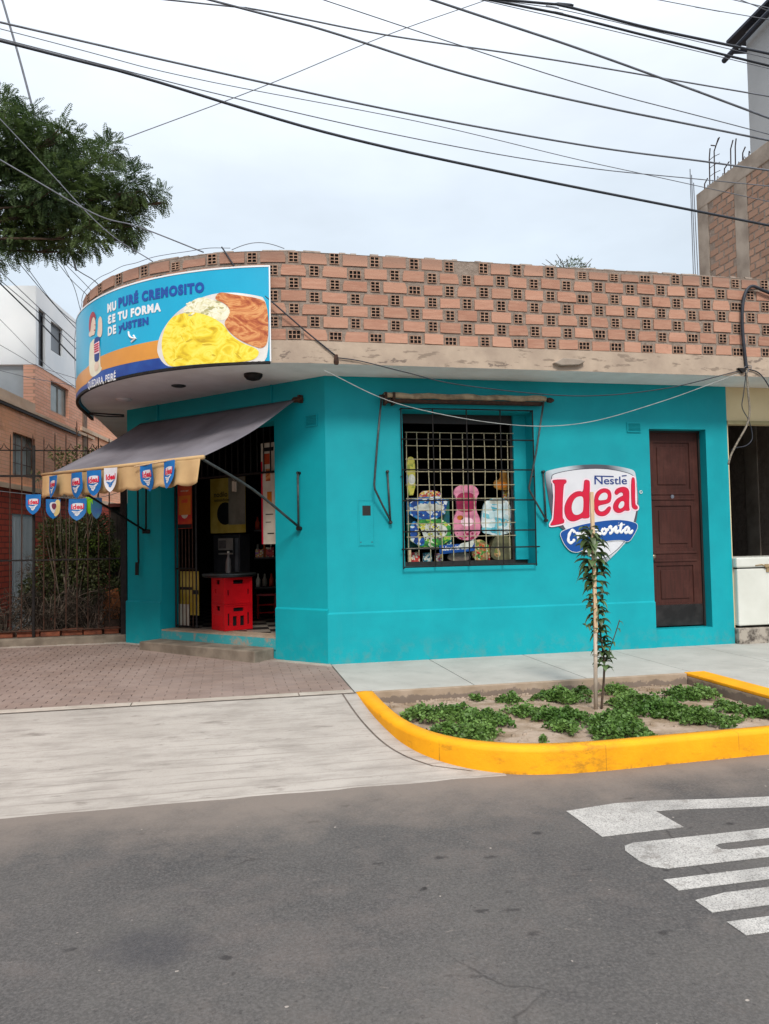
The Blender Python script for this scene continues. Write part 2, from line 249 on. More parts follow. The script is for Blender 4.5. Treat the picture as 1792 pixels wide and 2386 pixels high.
WIRES=[([(-2.736,-3.0,5.276),(-1.421,-3.0,5.104),(0.177,-3.0,4.913),(1.833,-3.0,4.776),(3.005,-3.0,4.733),(3.688,-3.0,4.706)],0.011),([(-2.903,-2.4,5.622),(-1.453,-2.4,5.386),(0.566,-2.4,5.195),(2.134,-2.4,4.978),(3.346,-2.4,4.83)],0.005),([(-2.847,-2.6,5.412),(-1.071,-2.6,5.125),(0.509,-2.6,4.919),(2.03,-2.6,4.801),(4.013,-2.6,4.778)],0.006),([(-2.736,-3.0,5.136),(-1.762,-3.0,4.975),(-0.355,-3.0,4.678),(1.197,-3.0,4.469),(3.665,-3.0,4.198)],0.015),([(-1.22,-3.3,5.424),(-0.383,-3.3,5.3),(0.712,-3.3,5.079),(1.895,-3.3,4.939),(3.451,-3.3,4.8)],0.012),([(-1.595,-2.2,6.182),(-0.857,-2.2,6.194),(0.326,-2.2,6.105),(2.024,-2.2,6.058),(4.387,-2.2,5.947)],0.01),([(-0.352,-3.1,5.686),(0.785,-3.1,5.447),(2.01,-3.1,5.209),(3.62,-3.1,4.979)],0.006),([(0.421,-3.5,5.495),(1.603,-3.5,5.258),(2.61,-3.5,5.029),(3.294,-3.5,4.866)],0.013),([(1.015,-3.5,5.574),(1.437,-3.5,5.592),(2.213,-3.5,5.502),(3.319,-3.5,5.418)],0.014),([(0.921,-3.4,5.635),(1.483,-3.4,5.599),(2.273,-3.4,5.509),(3.398,-3.4,5.388)],0.014),([(1.056,-3.2,5.799),(1.581,-3.2,5.794),(3.568,-3.2,5.603)],0.005),([(0.917,-3.2,5.781),(1.579,-3.2,5.718),(3.564,-3.2,5.51)],0.005),([(2.52,-3.2,5.993),(2.985,-3.2,5.972),(3.547,-3.2,5.957)],0.005),([(3.244,-3.2,6.089),(3.399,-3.2,6.076),(3.588,-3.2,6.033)],0.005),([(-3.267,6.0,9.143),(-0.452,6.0,10.536),(2.124,6.0,11.916),(4.372,6.0,12.986)],0.012),([(-5.198,6.0,11.718),(-4.914,6.0,10.681),(-4.63,6.0,9.552)],0.03),([(-3.51,-0.2,5.617),(-2.566,-0.2,5.1),(-2.078,-0.2,4.977),(-1.377,-0.2,4.732)],0.01),([(-3.328,0.0,5.92),(-2.501,0.0,5.033),(-1.95,0.0,4.667)],0.008),([(-4.563,3.6,7.112),(-3.618,3.6,5.962),(-3.136,3.6,5.603)],0.01),([(-4.562,3.6,6.855),(-3.822,3.6,6.097),(-3.275,3.6,5.536)],0.007),([(-4.559,3.6,5.528),(-3.957,3.6,4.915),(-3.339,3.6,4.241)],0.016),([(-4.559,3.6,5.724),(-3.957,3.6,5.134),(-3.325,3.6,4.536)],0.009),([(-4.559,3.6,5.578),(-3.89,3.6,4.991),(-3.325,3.6,4.411)],0.009),([(-4.361,3.6,5.954),(-3.822,3.6,5.287),(-3.317,3.6,4.72)],0.009),([(-4.26,3.6,5.923),(-3.754,3.6,5.217),(-3.317,3.6,4.831)],0.008),([(-3.788,3.6,5.988),(-3.55,3.6,5.67),(-3.206,3.6,5.317)],0.007),([(-3.686,3.6,5.958),(-3.481,3.6,5.525),(-3.31,3.6,4.942)],0.007),([(-4.556,3.6,4.566),(-4.024,3.6,4.257),(-3.325,3.6,4.021)],0.006),([(-4.555,3.6,4.17),(-4.158,3.6,4.072),(-3.326,3.6,3.912)],0.006),([(-4.557,3.6,4.963),(-3.957,3.6,4.332),(-3.326,3.6,3.838)],0.006)]
WALLW={'dark':[(-0.654,-0.62,4.073),(-0.279,-0.62,3.755),(0.051,-0.62,3.492)],'dark2':[(0.051,-0.62,3.472),(0.337,-0.62,3.439),(0.866,-0.62,3.324),(1.519,-0.62,3.197),(2.89,-0.62,3.104),(4.046,-0.62,3.214),(5.141,-0.62,3.473)],'white':[(-0.078,-0.6,3.327),(0.756,-0.6,2.972),(1.963,-0.6,2.763),(2.948,-0.6,2.777),(3.99,-0.6,3.047),(5.155,-0.6,3.449)],'thick':[(5.714,-0.62,4.437),(5.516,-0.62,4.499),(5.352,-0.62,4.549),(5.256,-0.62,4.474),(5.203,-0.62,4.295),(5.186,-0.62,4.059),(5.199,-0.62,3.767),(5.221,-0.62,3.505)],'loose':[(5.219,-0.62,3.475),(5.233,-0.62,3.184),(5.242,-0.62,2.952),(5.189,-0.62,2.777),(5.035,-0.62,2.544),(4.951,-0.62,2.4),(4.915,-0.62,2.296)],'loose2':[(5.219,-0.62,3.475),(5.167,-0.62,3.183),(5.14,-0.62,3.008),(5.23,-0.62,2.836),(5.267,-0.62,2.633),(5.178,-0.62,2.534),(5.034,-0.62,2.504),(4.968,-0.62,2.475)],'right':[(5.24,-0.62,3.494),(5.37,-0.62,3.462),(5.453,-0.62,3.394),(5.534,-0.62,3.279),(5.651,-0.62,3.076)]}
# ---- painted, mineral, wood, cloth, metal
def mk_teal():
    t = NT('teal_paint'); c = t.mix(t.ramp(t.noise(2.2, 5), .35, .7), h('#009da7'), h('#00929d'))
    c = t.mix(t.ramp(t.noise(9, 7, .65), .6, .8, 0, .18), c, h('#048a93'))
    g = t.math('MULTIPLY', t.ramp(t.sepz(2), .03, .32, 1, 0), t.ramp(t.noise(7, 7, .7), .48, .68))     # splashed dirt along the foot
    c = t.mix(t.math('MULTIPLY', g, .55), c, h('#5c8a86'))
    g2 = t.math('MULTIPLY', t.ramp(t.noise(1.5, 6, .7, (7, 7, .5)), .56, .72), .12)          # faint run marks
    c = t.mix(g2, c, h('#3c9aa0'))
    t.bump(t.noise(90, 6), .12); return t.done(c, .62, 0, .3)
TEAL = mk_teal()
SOFFIT = pm('soffit_paint', '#f0efed', '#e2e0dd', 2.5, .85, .05)
def mk_fascia():
    t = NT('fascia_plaster'); c = t.mix(t.ramp(t.noise(3, 6, .6), .35, .68), h('#b8a592'), h('#a29080'))
    c = t.mix(t.ramp(t.noise(3.2, 9, .62, (1, 1, 4)), .57, .61, 0, .85), c, h('#857668'))
    c = t.mix(t.ramp(t.noise(2.1, 9, .7, (1.2, 1.2, 3)), .63, .645, 0, .8), c, h('#6f6259'))
    t.bump(t.noise(22, 8, .65), .3); return t.done(c, .9, 0, .2)
FASCIA = mk_fascia()
def mk_mortar():
    t = NT('mortar'); c = t.mix(t.ramp(t.noise(14, 8, .7), .35, .68), h('#9d8e82'), h('#7d6f64')); t.bump(t.noise(38, 8, .7), .8, .02); return t.done(c, .95, 0, .1)
MORTAR = mk_mortar()
def mk_brick(n='hollow_brick', a='#ba8d77', b='#a17562'):
    t = NT(n); c = t.mix(t.ramp(t.isl, 0, 1), h(a), h(b))
    c = t.mix(t.ramp(t.noise(5, 6, .6, (1.2, 1.2, 9)), .42, .72, 0, .5), c, h('#c79f88'))
    c = t.mix(t.ramp(t.noise(8, 8, .7), .60, .74, 0, .6), c, h('#80604f'))
    x = t.n('ShaderNodeHueSaturation'); t.lk(c, x.inputs['Color']); t.lk(t.ramp(t.math('FRACT', t.math('MULTIPLY', t.isl, 7.31), 0), 0, 1, .88, 1.08), x.inputs['Value'])
    g = t.ramp(t.sepz(2), 4.50, 4.62, 0, .5)                                                # rain-darkened top course
    c = t.mix(g, x.outputs[0], h('#806a5f')); t.bump(t.noise(60, 6, .6, (1, 1, 6)), .3); return t.done(c, .9, 0, .15)
BRICK = mk_brick(); HEADER = pm('brick_end', '#ad8a73', '#8d6e5d', 14, .92, .3, 60)
HOLE = pm('brick_hole_shade', '#0a0605', '#060403', 8, .95)  # near-black colour stands in for the shade inside the shallow brick cells
CONC = pm('step_concrete', '#857a6c', '#695f53', 5, .92, .35, 40)
KERBC = pm('kerb_concrete', '#b6aca0', '#a1978b', 5, .9, .25, 50)
def mk_curbside():
    t = NT('planter_wall'); z = t.sepz(2)
    c = t.mix(t.ramp(t.noise(5, 6), .4, .65), h('#a89684'), h('#95836f'))
    f = t.ramp(t.math('ADD', z, t.math('MULTIPLY', t.ramp(t.noise(9, 8, .7), .3, .7, -1, 1), .035)), -.062, -.05, 1, 0)   # damp band where the soil stood
    return t.done(t.mix(t.math('MULTIPLY', f, .75), c, h('#6b6059')), .92, 0, .15)
CURBSIDE = mk_curbside()
def mk_yellow():
    t = NT('yellow_paint'); c = t.mix(t.ramp(t.noise(4, 6), .35, .7), h('#f3a80a'), h('#e39706'))
    c = t.mix(t.ramp(t.noise(5, 9, .74, (1, 1, 2.2)), .56, .68, 0, .55), c, h('#a8741c'))
    c = t.mix(t.ramp(t.noise(13, 9, .8), .66, .70, 0, .8), c, h('#8d8070'))
    f = t.math('MULTIPLY', t.ramp(t.sepz(2), -.17, -.145, 1, 0), t.ramp(t.noise(9, 9, .75), .5, .62)); c = t.mix(t.math('MULTIPLY', f, .7), c, h('#6a5132'))
    sx = t.math('MULTIPLY', t.ramp(t.math('ABSOLUTE', t.math('SUBTRACT', t.sepz(0), 1.22), 0), .0, .3, 1, 0), t.ramp(t.noise(7, 9, .75, (1, 1, 2)), .46, .60)); c = t.mix(t.math('MULTIPLY', sx, .8), c, h('#9a6d1f'))   # scuffed corner
    jx = t.ramp(t.math('ABSOLUTE', t.math('SUBTRACT', t.math('FRACT', t.math('MULTIPLY', t.sepz(0), .95), 0), .3), 0), .0, .004, 1, 0); c = t.mix(t.math('MULTIPLY', jx, t.ramp(t.noise(8, 5), .4, .55, 0, .7)), c, h('#7a5a22'))
    t.bump(t.noise(24, 9, .7), .4); return t.done(c, .65, 0, .3)
YELLOW = mk_yellow()
def mk_asphalt():
    t = NT('asphalt'); big = t.noise(.9, 6, .6); c = t.mix(t.ramp(big, .32, .68), h('#424141'), h('#585552'))
    c = t.mix(t.ramp(t.noise(2.6, 8, .68), .5, .72, 0, .55), c, h('#6b625d'))
    c = t.mix(t.ramp(t.noise(4.4, 7, .6, (.7, 1.3, 1)), .6, .72, 0, .6), c, h('#3d3b3d'))
    c = t.mix(t.ramp(t.noise(75, 5, .75), .42, .66, 0, .6), c, h('#6f6b69'))                      # stone grit
    c = t.mix(t.ramp(t.noise(48, 6, .8), .56, .70, 0, .7), c, h('#2d2b2c'))
    c = t.mix(t.ramp(t.noise(26, 8, .8, (.8, 1.2, 1)), .60, .70, 0, .55), c, h('#8d837b'))
    fl = t.n('ShaderNodeTexVoronoi'); fl.inputs['Scale'].default_value = 9; t.lk(t.pos, fl.inputs[0])
    c = t.mix(t.math('MULTIPLY', t.ramp(t.math('ADD', fl.outputs[0], t.ramp(t.noise(60, 4), .3, .7, -.04, .04)),   .03, .06, 1, 0), t.ramp(t.noise(5, 3), .5, .57)), c, h('#a39a92'))   # pale flecks
    mps = t.n('ShaderNodeMapping'); mps.inputs['Scale'].default_value = (.7, 1.5, 1); t.lk(t.pos, mps.inputs[0])
    fd = t.n('ShaderNodeTexVoronoi'); fd.inputs['Scale'].default_value = 4.3; t.lk(mps.outputs[0], fd.inputs[0])
    c = t.mix(t.math('MULTIPLY', t.ramp(t.math('ADD', fd.outputs[0], t.ramp(t.noise(30, 5), .3, .7, -.06, .06)), .06, .14, 1, 0), t.ramp(t.noise(2.3, 3), .47, .53, 0, .65)), c, h('#262425'))
    v = t.n('ShaderNodeTexVoronoi', feature='DISTANCE_TO_EDGE'); v.inputs['Scale'].default_value = .8
    wv = t.n('ShaderNodeMix', data_type='RGBA'); wv.inputs[0].default_value = .22; t.lk(t.pos, wv.inputs[6])
    nn = t.n('ShaderNodeTexNoise'); nn.inputs['Scale'].default_value = 3; nn.inputs['Detail'].default_value = 6; t.lk(t.pos, nn.inputs[0]); t.lk(nn.outputs[1], wv.inputs[7]); t.lk(wv.outputs[2], v.inputs[0])
    ck = t.math('MULTIPLY', t.ramp(v.outputs[0], .0, .006, 1, 0), t.ramp(t.noise(.8, 4), .53, .6)); c = t.mix(t.math('MULTIPLY', ck, .6), c, h('#262322'))
    sp = t.n('ShaderNodeTexVoronoi'); sp.inputs['Scale'].default_value = 2.3; t.lk(t.pos, sp.inputs[0])
    spm = t.math('MULTIPLY', t.ramp(t.math('ADD', sp.outputs[0], t.ramp(t.noise(22, 4), .3, .7, -.03, .03)), .045, .07, 1, 0), t.ramp(t.noise(3, 2), .5, .56)); c = t.mix(t.math('MULTIPLY', spm, .8), c, h('#242122'))   # oil spots
    sg = t.math('ADD', t.sepz(1), t.math('MULTIPLY', t.ramp(t.noise(2.2, 7, .65), .3, .7, -1, 1), .3))
    c = t.mix(t.ramp(sg, -4.75, -4.05, 0, .72), c, h('#857a71'))                              # dust gathered along the gutter
    dv = t.n('ShaderNodeVectorMath', operation='DISTANCE'); ms_ = t.n('ShaderNodeMapping'); ms_.inputs['Location'].default_value = (1.45, 7.4, 0); ms_.inputs['Scale'].default_value = (1, 1.31, 0); t.lk(t.pos, ms_.inputs[0]); t.lk(ms_.outputs[0], dv.inputs[0])
    c = t.mix(t.ramp(t.math('ADD', dv.outputs['Value'], t.ramp(t.noise(6, 6, .65), .3, .7, -.09, .09)), .10, .26, .42, 0), c, h('#34353b'))   # old oil stain
    t.bump(t.noise(170, 4, .7), .45, .006); return t.done(c, t.ramp(t.noise(5, 5), .3, .7, .75, .95), 0, .25)
ASPHALT = mk_asphalt()
def mk_mark():
    t = NT('road_paint'); c = t.mix(t.ramp(t.noise(3, 7, .6), .4, .66), h('#bdbab5'), h('#969490'))
    c = t.mix(t.ramp(t.noise(130, 4, .7), .46, .62, 0, .8), c, h('#6d6b69'))
    c = t.mix(t.ramp(t.noise(7, 9, .75), .57, .68, 0, .8), c, h('#77726d')); t.bump(t.noise(170, 4, .7), .4, .005); return t.done(c, .85, 0, .2)
MARK = mk_mark()
def mk_apron():
    t = NT('apron_concrete'); c = t.mix(t.ramp(t.noise(1.3, 6, .6), .35, .7), h('#b1aaa2'), h('#a29b93'))
    c = t.mix(t.ramp(t.noise(2.4, 9, .7, (1, 3.2, 1)), .46, .70, 0, .8), c, h('#8a837c'))
    c = t.mix(t.ramp(t.noise(1.7, 8, .62, (1.2, 3.6, 1)), .61, .70, 0, .85), c, h('#7e766f'))
    c = t.mix(t.ramp(t.noise(5, 8, .7, (1, 3.5, 1)), .62, .7, 0, .7), c, h('#6f6862'))
    wv = t.n('ShaderNodeTexWave', wave_type='BANDS', bands_direction='Y'); wv.inputs['Scale'].default_value = 2.2; wv.inputs['Distortion'].default_value = 1.6; wv.inputs['Detail'].default_value = 3; wv.inputs['Detail Scale'].default_value = .5
    t.lk(t.pos, wv.inputs[0]); gr = t.math('MULTIPLY', t.ramp(wv.outputs[1], .92, .99), t.math('MULTIPLY', t.ramp(t.noise(1.4, 6, .6, (1, 2, 1)), .42, .58), t.ramp(t.sepz(1), -3.5, -2.3, 1, .25)))
    c = t.mix(t.math('MULTIPLY', gr, .5), c, h('#7b736c'))                                   # raked grooves
    c = t.mix(t.ramp(t.noise(60, 4), .55, .7, 0, .3), c, h('#8f867d'))
    t.bump(t.noise(45, 7, .6, (1, 4, 1)), .3); return t.done(c, .92, 0, .2)
APRON = mk_apron()
def mk_walk():
    t = NT('pavement_concrete'); c = t.mix(t.ramp(t.noise(1.8, 6, .6), .35, .7), h('#b4b2ab'), h('#a4a29b'))
    c = t.mix(t.ramp(t.noise(4, 8, .66), .55, .72, 0, .5), c, h('#8f8f8a')); c = t.mix(t.ramp(t.noise(110, 3), .55, .7, 0, .25), c, h('#80807c'))
    t.bump(t.noise(80, 5), .2); return t.done(c, .9, 0, .2)
WALK = mk_walk()
def mk_paver():
    t = NT('paver_clay'); c = t.mix(t.ramp(t.isl, 0, 1), h('#8f7c72'), h('#84736b'))
    c = t.mix(t.ramp(t.noise(1.1, 7, .62), .42, .68, 0, .75), c, h('#9e8d85')); c = t.mix(t.ramp(t.noise(120, 3), .5, .7, 0, .3), c, h('#75655e'))
    t.bump(t.noise(90, 4), .25); return t.done(c, .92, 0, .15)
PAVER = mk_paver()
JOINT = pm('joint_dirt', '#6f645c', '#5b524b', 12, .95)
SOIL = pm('planter_soil', '#a59484', '#85735f', 6, .97, .9, 30, detail=9, spec=.1)
DIRT = pm('yard_dirt', '#6d5645', '#4f3d30', 5, .97, .8, 20)
GROUND = pm('ground_dust', '#6d6258', '#5b5149', 1, .97)
def mk_door():
    t = NT('door_wood'); c = t.mix(t.ramp(t.noise(6, 7, .6, (6, 6, .6)), .3, .7), h('#4a2822'), h('#38201b'))
    c = t.mix(t.ramp(t.noise(2.2, 6, .65), .48, .7, 0, .6), c, h('#5e3a32')); c = t.mix(t.ramp(t.noise(24, 8, .8, (1, 1, .7)), .71, .74, 0, .8), c, h('#a58c7e'))
    t.bump(t.noise(30, 6, .6, (8, 8, .5)), .15); return t.done(c, .6, 0, .2)
DOOR = mk_door()
KICK = pm('kick_metal', '#3f3b3a', '#262424', 4, .5, .1, metal=.5)
CANVAS = pm('awning_canvas', '#7a767c', '#605c62', 1.7, .85, .25, 14, lo=.32, hi=.7, detail=8)
CREAM = pm('valance_cloth', '#c9a87a', '#b59366', 3, .85, .15, 150, lo=.3, hi=.7)
BLKM = pm('dark_iron', '#2a2624', '#1b1817', 20, .55, .2, metal=.5)
RUST = pm('rusty_iron', '#4d3326', '#33231c', 25, .8, .3, metal=.2)
GREYM = pm('grey_iron', '#4d5252', '#3b3f3f', 20, .5, .2, metal=.5)
ROLLC = pm('weathered_canvas_roll', '#b39d80', '#7f6e59', 9, .9, .4, 40)
WIREB = pm('cable_black', '#30343d', '#24272e', 9, .6)
WIREG = pm('cable_grey', '#6d7078', '#5a5d64', 9, .6)
WIREW = pm('cable_white', '#aaaca9', '#8f918e', 9, .6)
WIRER = pm('creamy_wire', '#b9ae8e', '#8f856b', 30, .6)
WHITE = pm('white_print', '#e6e6e6', '#dedede', 3, .4); INK = pm('navy_ink', '#12357d', '#103072', 3, .4); RED = pm('red_ink', '#cf1239', '#c61036', 3, .4)
BLUE = pm('ribbon_blue', '#0d4b96', '#0b458c', 3, .4); DARK = pm('thin_dark_line', '#2b2b3d', '#26263a', 3, .5); PINKW = pm('pink_white_edge', '#f3cfd9', '#efcad4', 3, .5)
def mk_chrome():
    t = NT('printed_silver'); x = t.n('ShaderNodeTexWave', wave_type='BANDS', bands_direction='DIAGONAL'); x.inputs['Scale'].default_value = .55; x.inputs['Distortion'].default_value = 2.5; x.inputs['Detail'].default_value = 1; t.lk(t.pos, x.inputs[0])
    return t.done(t.mix(t.ramp(x.outputs[1], .15, .85), h('#55575f'), h('#c9d2d6')), .3, .25, .5)
CHROME = mk_chrome()
BBLUE = pm('billboard_sky_blue', '#13a6cb', '#10a0c6', 2, .32); BORANGE = pm('billboard_orange', '#d99338', '#cf8a35', 2, .32); BNAVY = pm('billboard_navy', '#173a86', '#24529f', 2.5, .32)
BTXT = pm('billboard_text_blue', '#17499a', '#154593', 3, .35)
def tones(name, scale, stops, detail=4, rough=.55, dist=1.0, stretch=(1, 1, 1.5), r=.35, vor=0):
    """a printed picture in several tones that follow warped noise"""
    t = NT(name); m = t.n('ShaderNodeMapping'); m.inputs['Scale'].default_value = stretch; t.lk(t.pos, m.inputs[0])
    if vor: x = t.n('ShaderNodeTexVoronoi'); x.inputs['Scale'].default_value = scale; v = t.n('ShaderNodeSeparateColor'); t.lk(m.outputs[0], x.inputs[0]); t.lk(x.outputs[1], v.inputs[0]); src = v.outputs[0]
    else: x = t.n('ShaderNodeTexNoise'); x.inputs['Scale'].default_value = scale; x.inputs['Detail'].default_value = detail; x.inputs['Roughness'].default_value = rough; x.inputs['Distortion'].default_value = dist; t.lk(m.outputs[0], x.inputs[0]); src = x.outputs[0]
    cr_ = t.n('ShaderNodeValToRGB'); e = cr_.color_ramp.elements; cr_.color_ramp.interpolation = 'CONSTANT' if vor else 'LINEAR'
    for i, (p, c) in enumerate(stops):
        k = e[i] if i < 2 else e.new(p); k.position = p; k.color = h(c)
    t.lk(src, cr_.inputs[0]); return t.done(cr_.outputs[0], r, 0, .4)
PUREE = tones('puree_print', 4.2, ((.30, '#c79f14'), (.40, '#e2c223'), (.47, '#efd73a'), (.55, '#f5e35e'), (.61, '#eccf2c'), (.72, '#d8b61d')), 3, .5, 1.6)
RICE = tones('rice_print', 14, ((.32, '#c3bb86'), (.45, '#e3ddba'), (.58, '#f0ecd6'), (.7, '#d0c897')), 3, .5, .8)
MEAT = tones('meat_print', 3.4, ((.28, '#7d2f1c'), (.40, '#a9522b'), (.48, '#c97b45'), (.54, '#dc9f63'), (.60, '#bb6636'), (.72, '#8c3823')), 7, .62, 1.2, (1, 1, 2.2))
PLATE = pm('plate_print', '#e9e6e1', '#cfc8bf', 2.2, .35); SKIN = pm('pale_skin_print', '#e3c9b4', '#d9bca4', 5, .35); HAIR = pm('red_hair_print', '#b02a35', '#9c2430', 5, .35); BLOUSE = pm('cream_blouse_print', '#e2dcc4', '#d6cdae', 4, .35)
CRATE = pm('red_plastic', '#d3101c', '#c20d19', 4, .4, .05); BLACKP = pm('black_plastic', '#1d2022', '#15181a', 6, .4)
FLAGB = pm('pennant_blue', '#0f6cb2', '#0d62a4', 8, .6, .05); FLAGW = pm('pennant_white', '#d6d6da', '#c9c9ce', 8, .6); FLAGG = pm('pennant_lime', '#7cc20f', '#6cae0c', 8, .6); FLAGN = pm('pennant_navy', '#0e3f78', '#0d5a6c', 6, .6)
MARO = pm('maroon_print', '#7a3048', '#6c2a40', 8, .5); CREAMP = pm('cream_print', '#e8d092', '#dcc284', 5, .5)
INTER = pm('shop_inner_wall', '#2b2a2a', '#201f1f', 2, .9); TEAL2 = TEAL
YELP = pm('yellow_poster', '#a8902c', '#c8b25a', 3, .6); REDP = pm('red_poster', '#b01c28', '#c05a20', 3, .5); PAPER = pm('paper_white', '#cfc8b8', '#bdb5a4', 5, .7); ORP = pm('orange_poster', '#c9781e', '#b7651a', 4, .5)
ORBR = None
def mk_obrick():
    t = NT('orange_facing_brick'); br = t.n('ShaderNodeTexBrick'); br.inputs['Scale'].default_value = 1; br.inputs['Brick Width'].default_value = .26; br.inputs['Row Height'].default_value = .06; br.inputs['Mortar Size'].default_value = .006; br.inputs['Mortar Smooth'].default_value = .4
    m = t.n('ShaderNodeMapping'); m.inputs['Rotation'].default_value = (R(90), 0, R(-82)); 
    cb = t.n('ShaderNodeCombineXYZ'); t.lk(t.sepz(1), cb.inputs[0]); t.lk(t.sepz(2), cb.inputs[1]); t.lk(cb.outputs[0], br.inputs[0])
    br.inputs['Color1'].default_value = h('#f7bfa3'); br.inputs['Color2'].default_value = h('#edae90'); br.inputs['Mortar'].default_value = h('#c99b84')
    c = t.mix(t.ramp(t.noise(.8, 5), .4, .66, 0, .6), br.outputs[0], h('#f8ae7c')); c = t.mix(t.ramp(t.noise(2.5, 7, .65), .55, .72, 0, .5), c, h('#a06a52')); return t.done(c, .85, 0, .2)
OBRICK = mk_obrick()
def mk_redbase():
    t = NT('red_base_brick'); br = t.n('ShaderNodeTexBrick'); br.inputs['Scale'].default_value = 1; br.inputs['Brick Width'].default_value = .26; br.inputs['Row Height'].default_value = .09; br.inputs['Mortar Size'].default_value = .01
    cb = t.n('ShaderNodeCombineXYZ'); t.lk(t.sepz(1), cb.inputs[0]); t.lk(t.sepz(2), cb.inputs[1]); t.lk(cb.outputs[0], br.inputs[0])
    br.inputs['Color1'].default_value = h('#c4543f'); br.inputs['Color2'].default_value = h('#b54a38'); br.inputs['Mortar'].default_value = h('#7a3b30'); return t.done(br.outputs[0], .85, 0, .2)
REDB = mk_redbase()
HWHITE = pm('house_white', '#f1f4f5', '#e6ebee', 1.2, .85); HGREY = pm('house_grey', '#b6bec2', '#a2aaae', 1.5, .85, .1); LEDGE = pm('ledge_plaster', '#d9bda3', '#c9a98d', 3, .85); GLASSD = pm('dark_glass', '#27313d', '#1d2630', 2, .12, spec=.6); GLASSL = pm('pale_curtained_glass', '#9aa09a', '#7d8580', 3, .25, spec=.6)
FRAMEB = pm('dark_window_frame', '#2b2522', '#221d1b', 5, .5)
CREAMW = pm('neighbour_cream', '#e2cfa6', '#d6c298', 1.5, .85, .1); FREEZ = pm('freezer_white', '#d3d3ca', '#c7c7bd', 2, .4, .03); PCH = pm('white_plastic_chair', '#c9c9c9', '#bababa', 4, .4)
SOOT = None
def mk_soot():
    t = NT('stained_step'); c = t.mix(t.ramp(t.noise(7, 8, .7), .45, .6), h('#a39a8e'), h('#4f4843')); return t.done(c, .95, 0, .1)
SOOT = mk_soot()
RCONC = pm('raw_concrete', '#a79a8c', '#84776b', 3, .92, .3, 30, lo=.35, hi=.68); RBR = mk_brick('party_wall_brick', '#c59d83', '#ac856c'); TOWER = pm('tower_grey', '#a8a9a9', '#9c9d9d', 1, .85)
def mk_leaf(n, a, b, tr=.25, gloss=.45):
    t = NT(n); c = t.mix(t.ramp(t.noise(1.6, 4), .35, .66), h(a), h(b)); x = t.n('ShaderNodeHueSaturation'); t.lk(c, x.inputs['Color']); t.lk(t.ramp(t.isl, 0, 1, .6, 1.35), x.inputs['Value'])
    t.done(x.outputs[0], gloss, 0, .4); tb = t.n('ShaderNodeBsdfTranslucent'); t.lk(x.outputs[0], tb.inputs[0]); ms = t.n('ShaderNodeMixShader'); ms.inputs[0].default_value = tr
    o = t.t.nodes['Material Output']; t.lk(t.b.outputs[0], ms.inputs[1]); t.lk(tb.outputs[0], ms.inputs[2]); t.lk(ms.outputs[0], o.inputs[0]); return t.m
TREEL = mk_leaf('tree_leaf', '#34492a', '#596b39', .32, .65); COVERL = mk_leaf('ground_cover_leaf', '#4a6c2c', '#72904a', .25, .45); SAPL = mk_leaf('sapling_leaf', '#41592f', '#5b6c46', .2, .4)
BUSHL = mk_leaf('bush_leaf', '#2f3a20', '#52582f', .2, .6); LIMEL = mk_leaf('lime_bush_leaf', '#5d7a2a', '#7d9440', .25, .6); DRYL = mk_leaf('dry_needle', '#40362a', '#2c261f', .1, .8)
BARK = pm('bark', '#5b4a3c', '#3d3128', 12, .95, .6, 30); TWIG = pm('dry_twig', '#75675a', '#52463d', 12, .95); STAKE = pm('stake_wood', '#d6ba97', '#c0a27e', 8, .85, .2, 40, stretch=(6, 6, .6)); STAKEG = pm('grey_stake_wood', '#b9aa9a', '#9c8d7d', 8, .85, .2, 40, stretch=(6, 6, .6))

# ============================================================ SETTING
g = MB(); g.quad((-300, -300, -.3), (300, -300, -.3), (300, 300, -.3), (-300, 300, -.3)); struct(g.build('ground', GROUND))
g = MB(); g.quad((-40, -40, -.17), (40, -40, -.17), (40, -3.4, -.17), (-40, -3.4, -.17)); struct(g.build('road', ASPHALT))
OUT = chaikin([(.03, -1.70), (.045, -2.3), (.075, -2.75), (.14, -3.25), (.30, -3.62), (.56, -3.88), (.9, -4.02), (1.3, -4.05), (1.9, -4.02), (2.7, -3.99), (3.74, -3.95)], 2, False)
INN = chaikin([(.20, -1.70), (.195, -2.33), (.215, -2.85), (.297, -3.27), (.45, -3.56), (.674, -3.75), (.927, -3.86), (1.25, -3.91), (1.8, -3.89), (2.75, -3.86), (3.5, -3.82)], 2, False)
def outx(y):
    for a, b in zip(OUT, OUT[1:]):
        if b[1] <= y <= a[1] and a[1] != b[1]: return a[0]+(b[0]-a[0])*(y-a[1])/(b[1]-a[1])
    return .8
g = MB(); ys = [-1.75-.1*i for i in range(22)]+[-3.93]
def az(y): return -.003+(-.165)*max(0, min(1, (-1.75-y)/2.2))
for y0, y1 in zip(ys, ys[1:]):
    xs0 = [-14+(outx(y0)+.01+14)*i/24 for i in range(25)]; xs1 = [-14+(outx(y1)+.01+14)*i/24 for i in range(25)]
    for i in range(24): g.quad((xs0[i], y0, az(y0)), (xs0[i+1], y0, az(y0)), (xs1[i+1], y1, az(y1)), (xs1[i], y1, az(y1)))
edge = [(-14+(outx(-3.93)+14)*i/90, -3.93-.012*math.sin(i*1.7)-.02*random.random()) for i in range(91)]
for a, b in zip(edge, edge[1:]): g.quad((a[0], -3.93, az(-3.93)), (b[0], -3.93, az(-3.93)), (b[0], b[1]-.03, -.172), (a[0], a[1]-.03, -.172))
struct(g.build('driveway_apron', APRON))
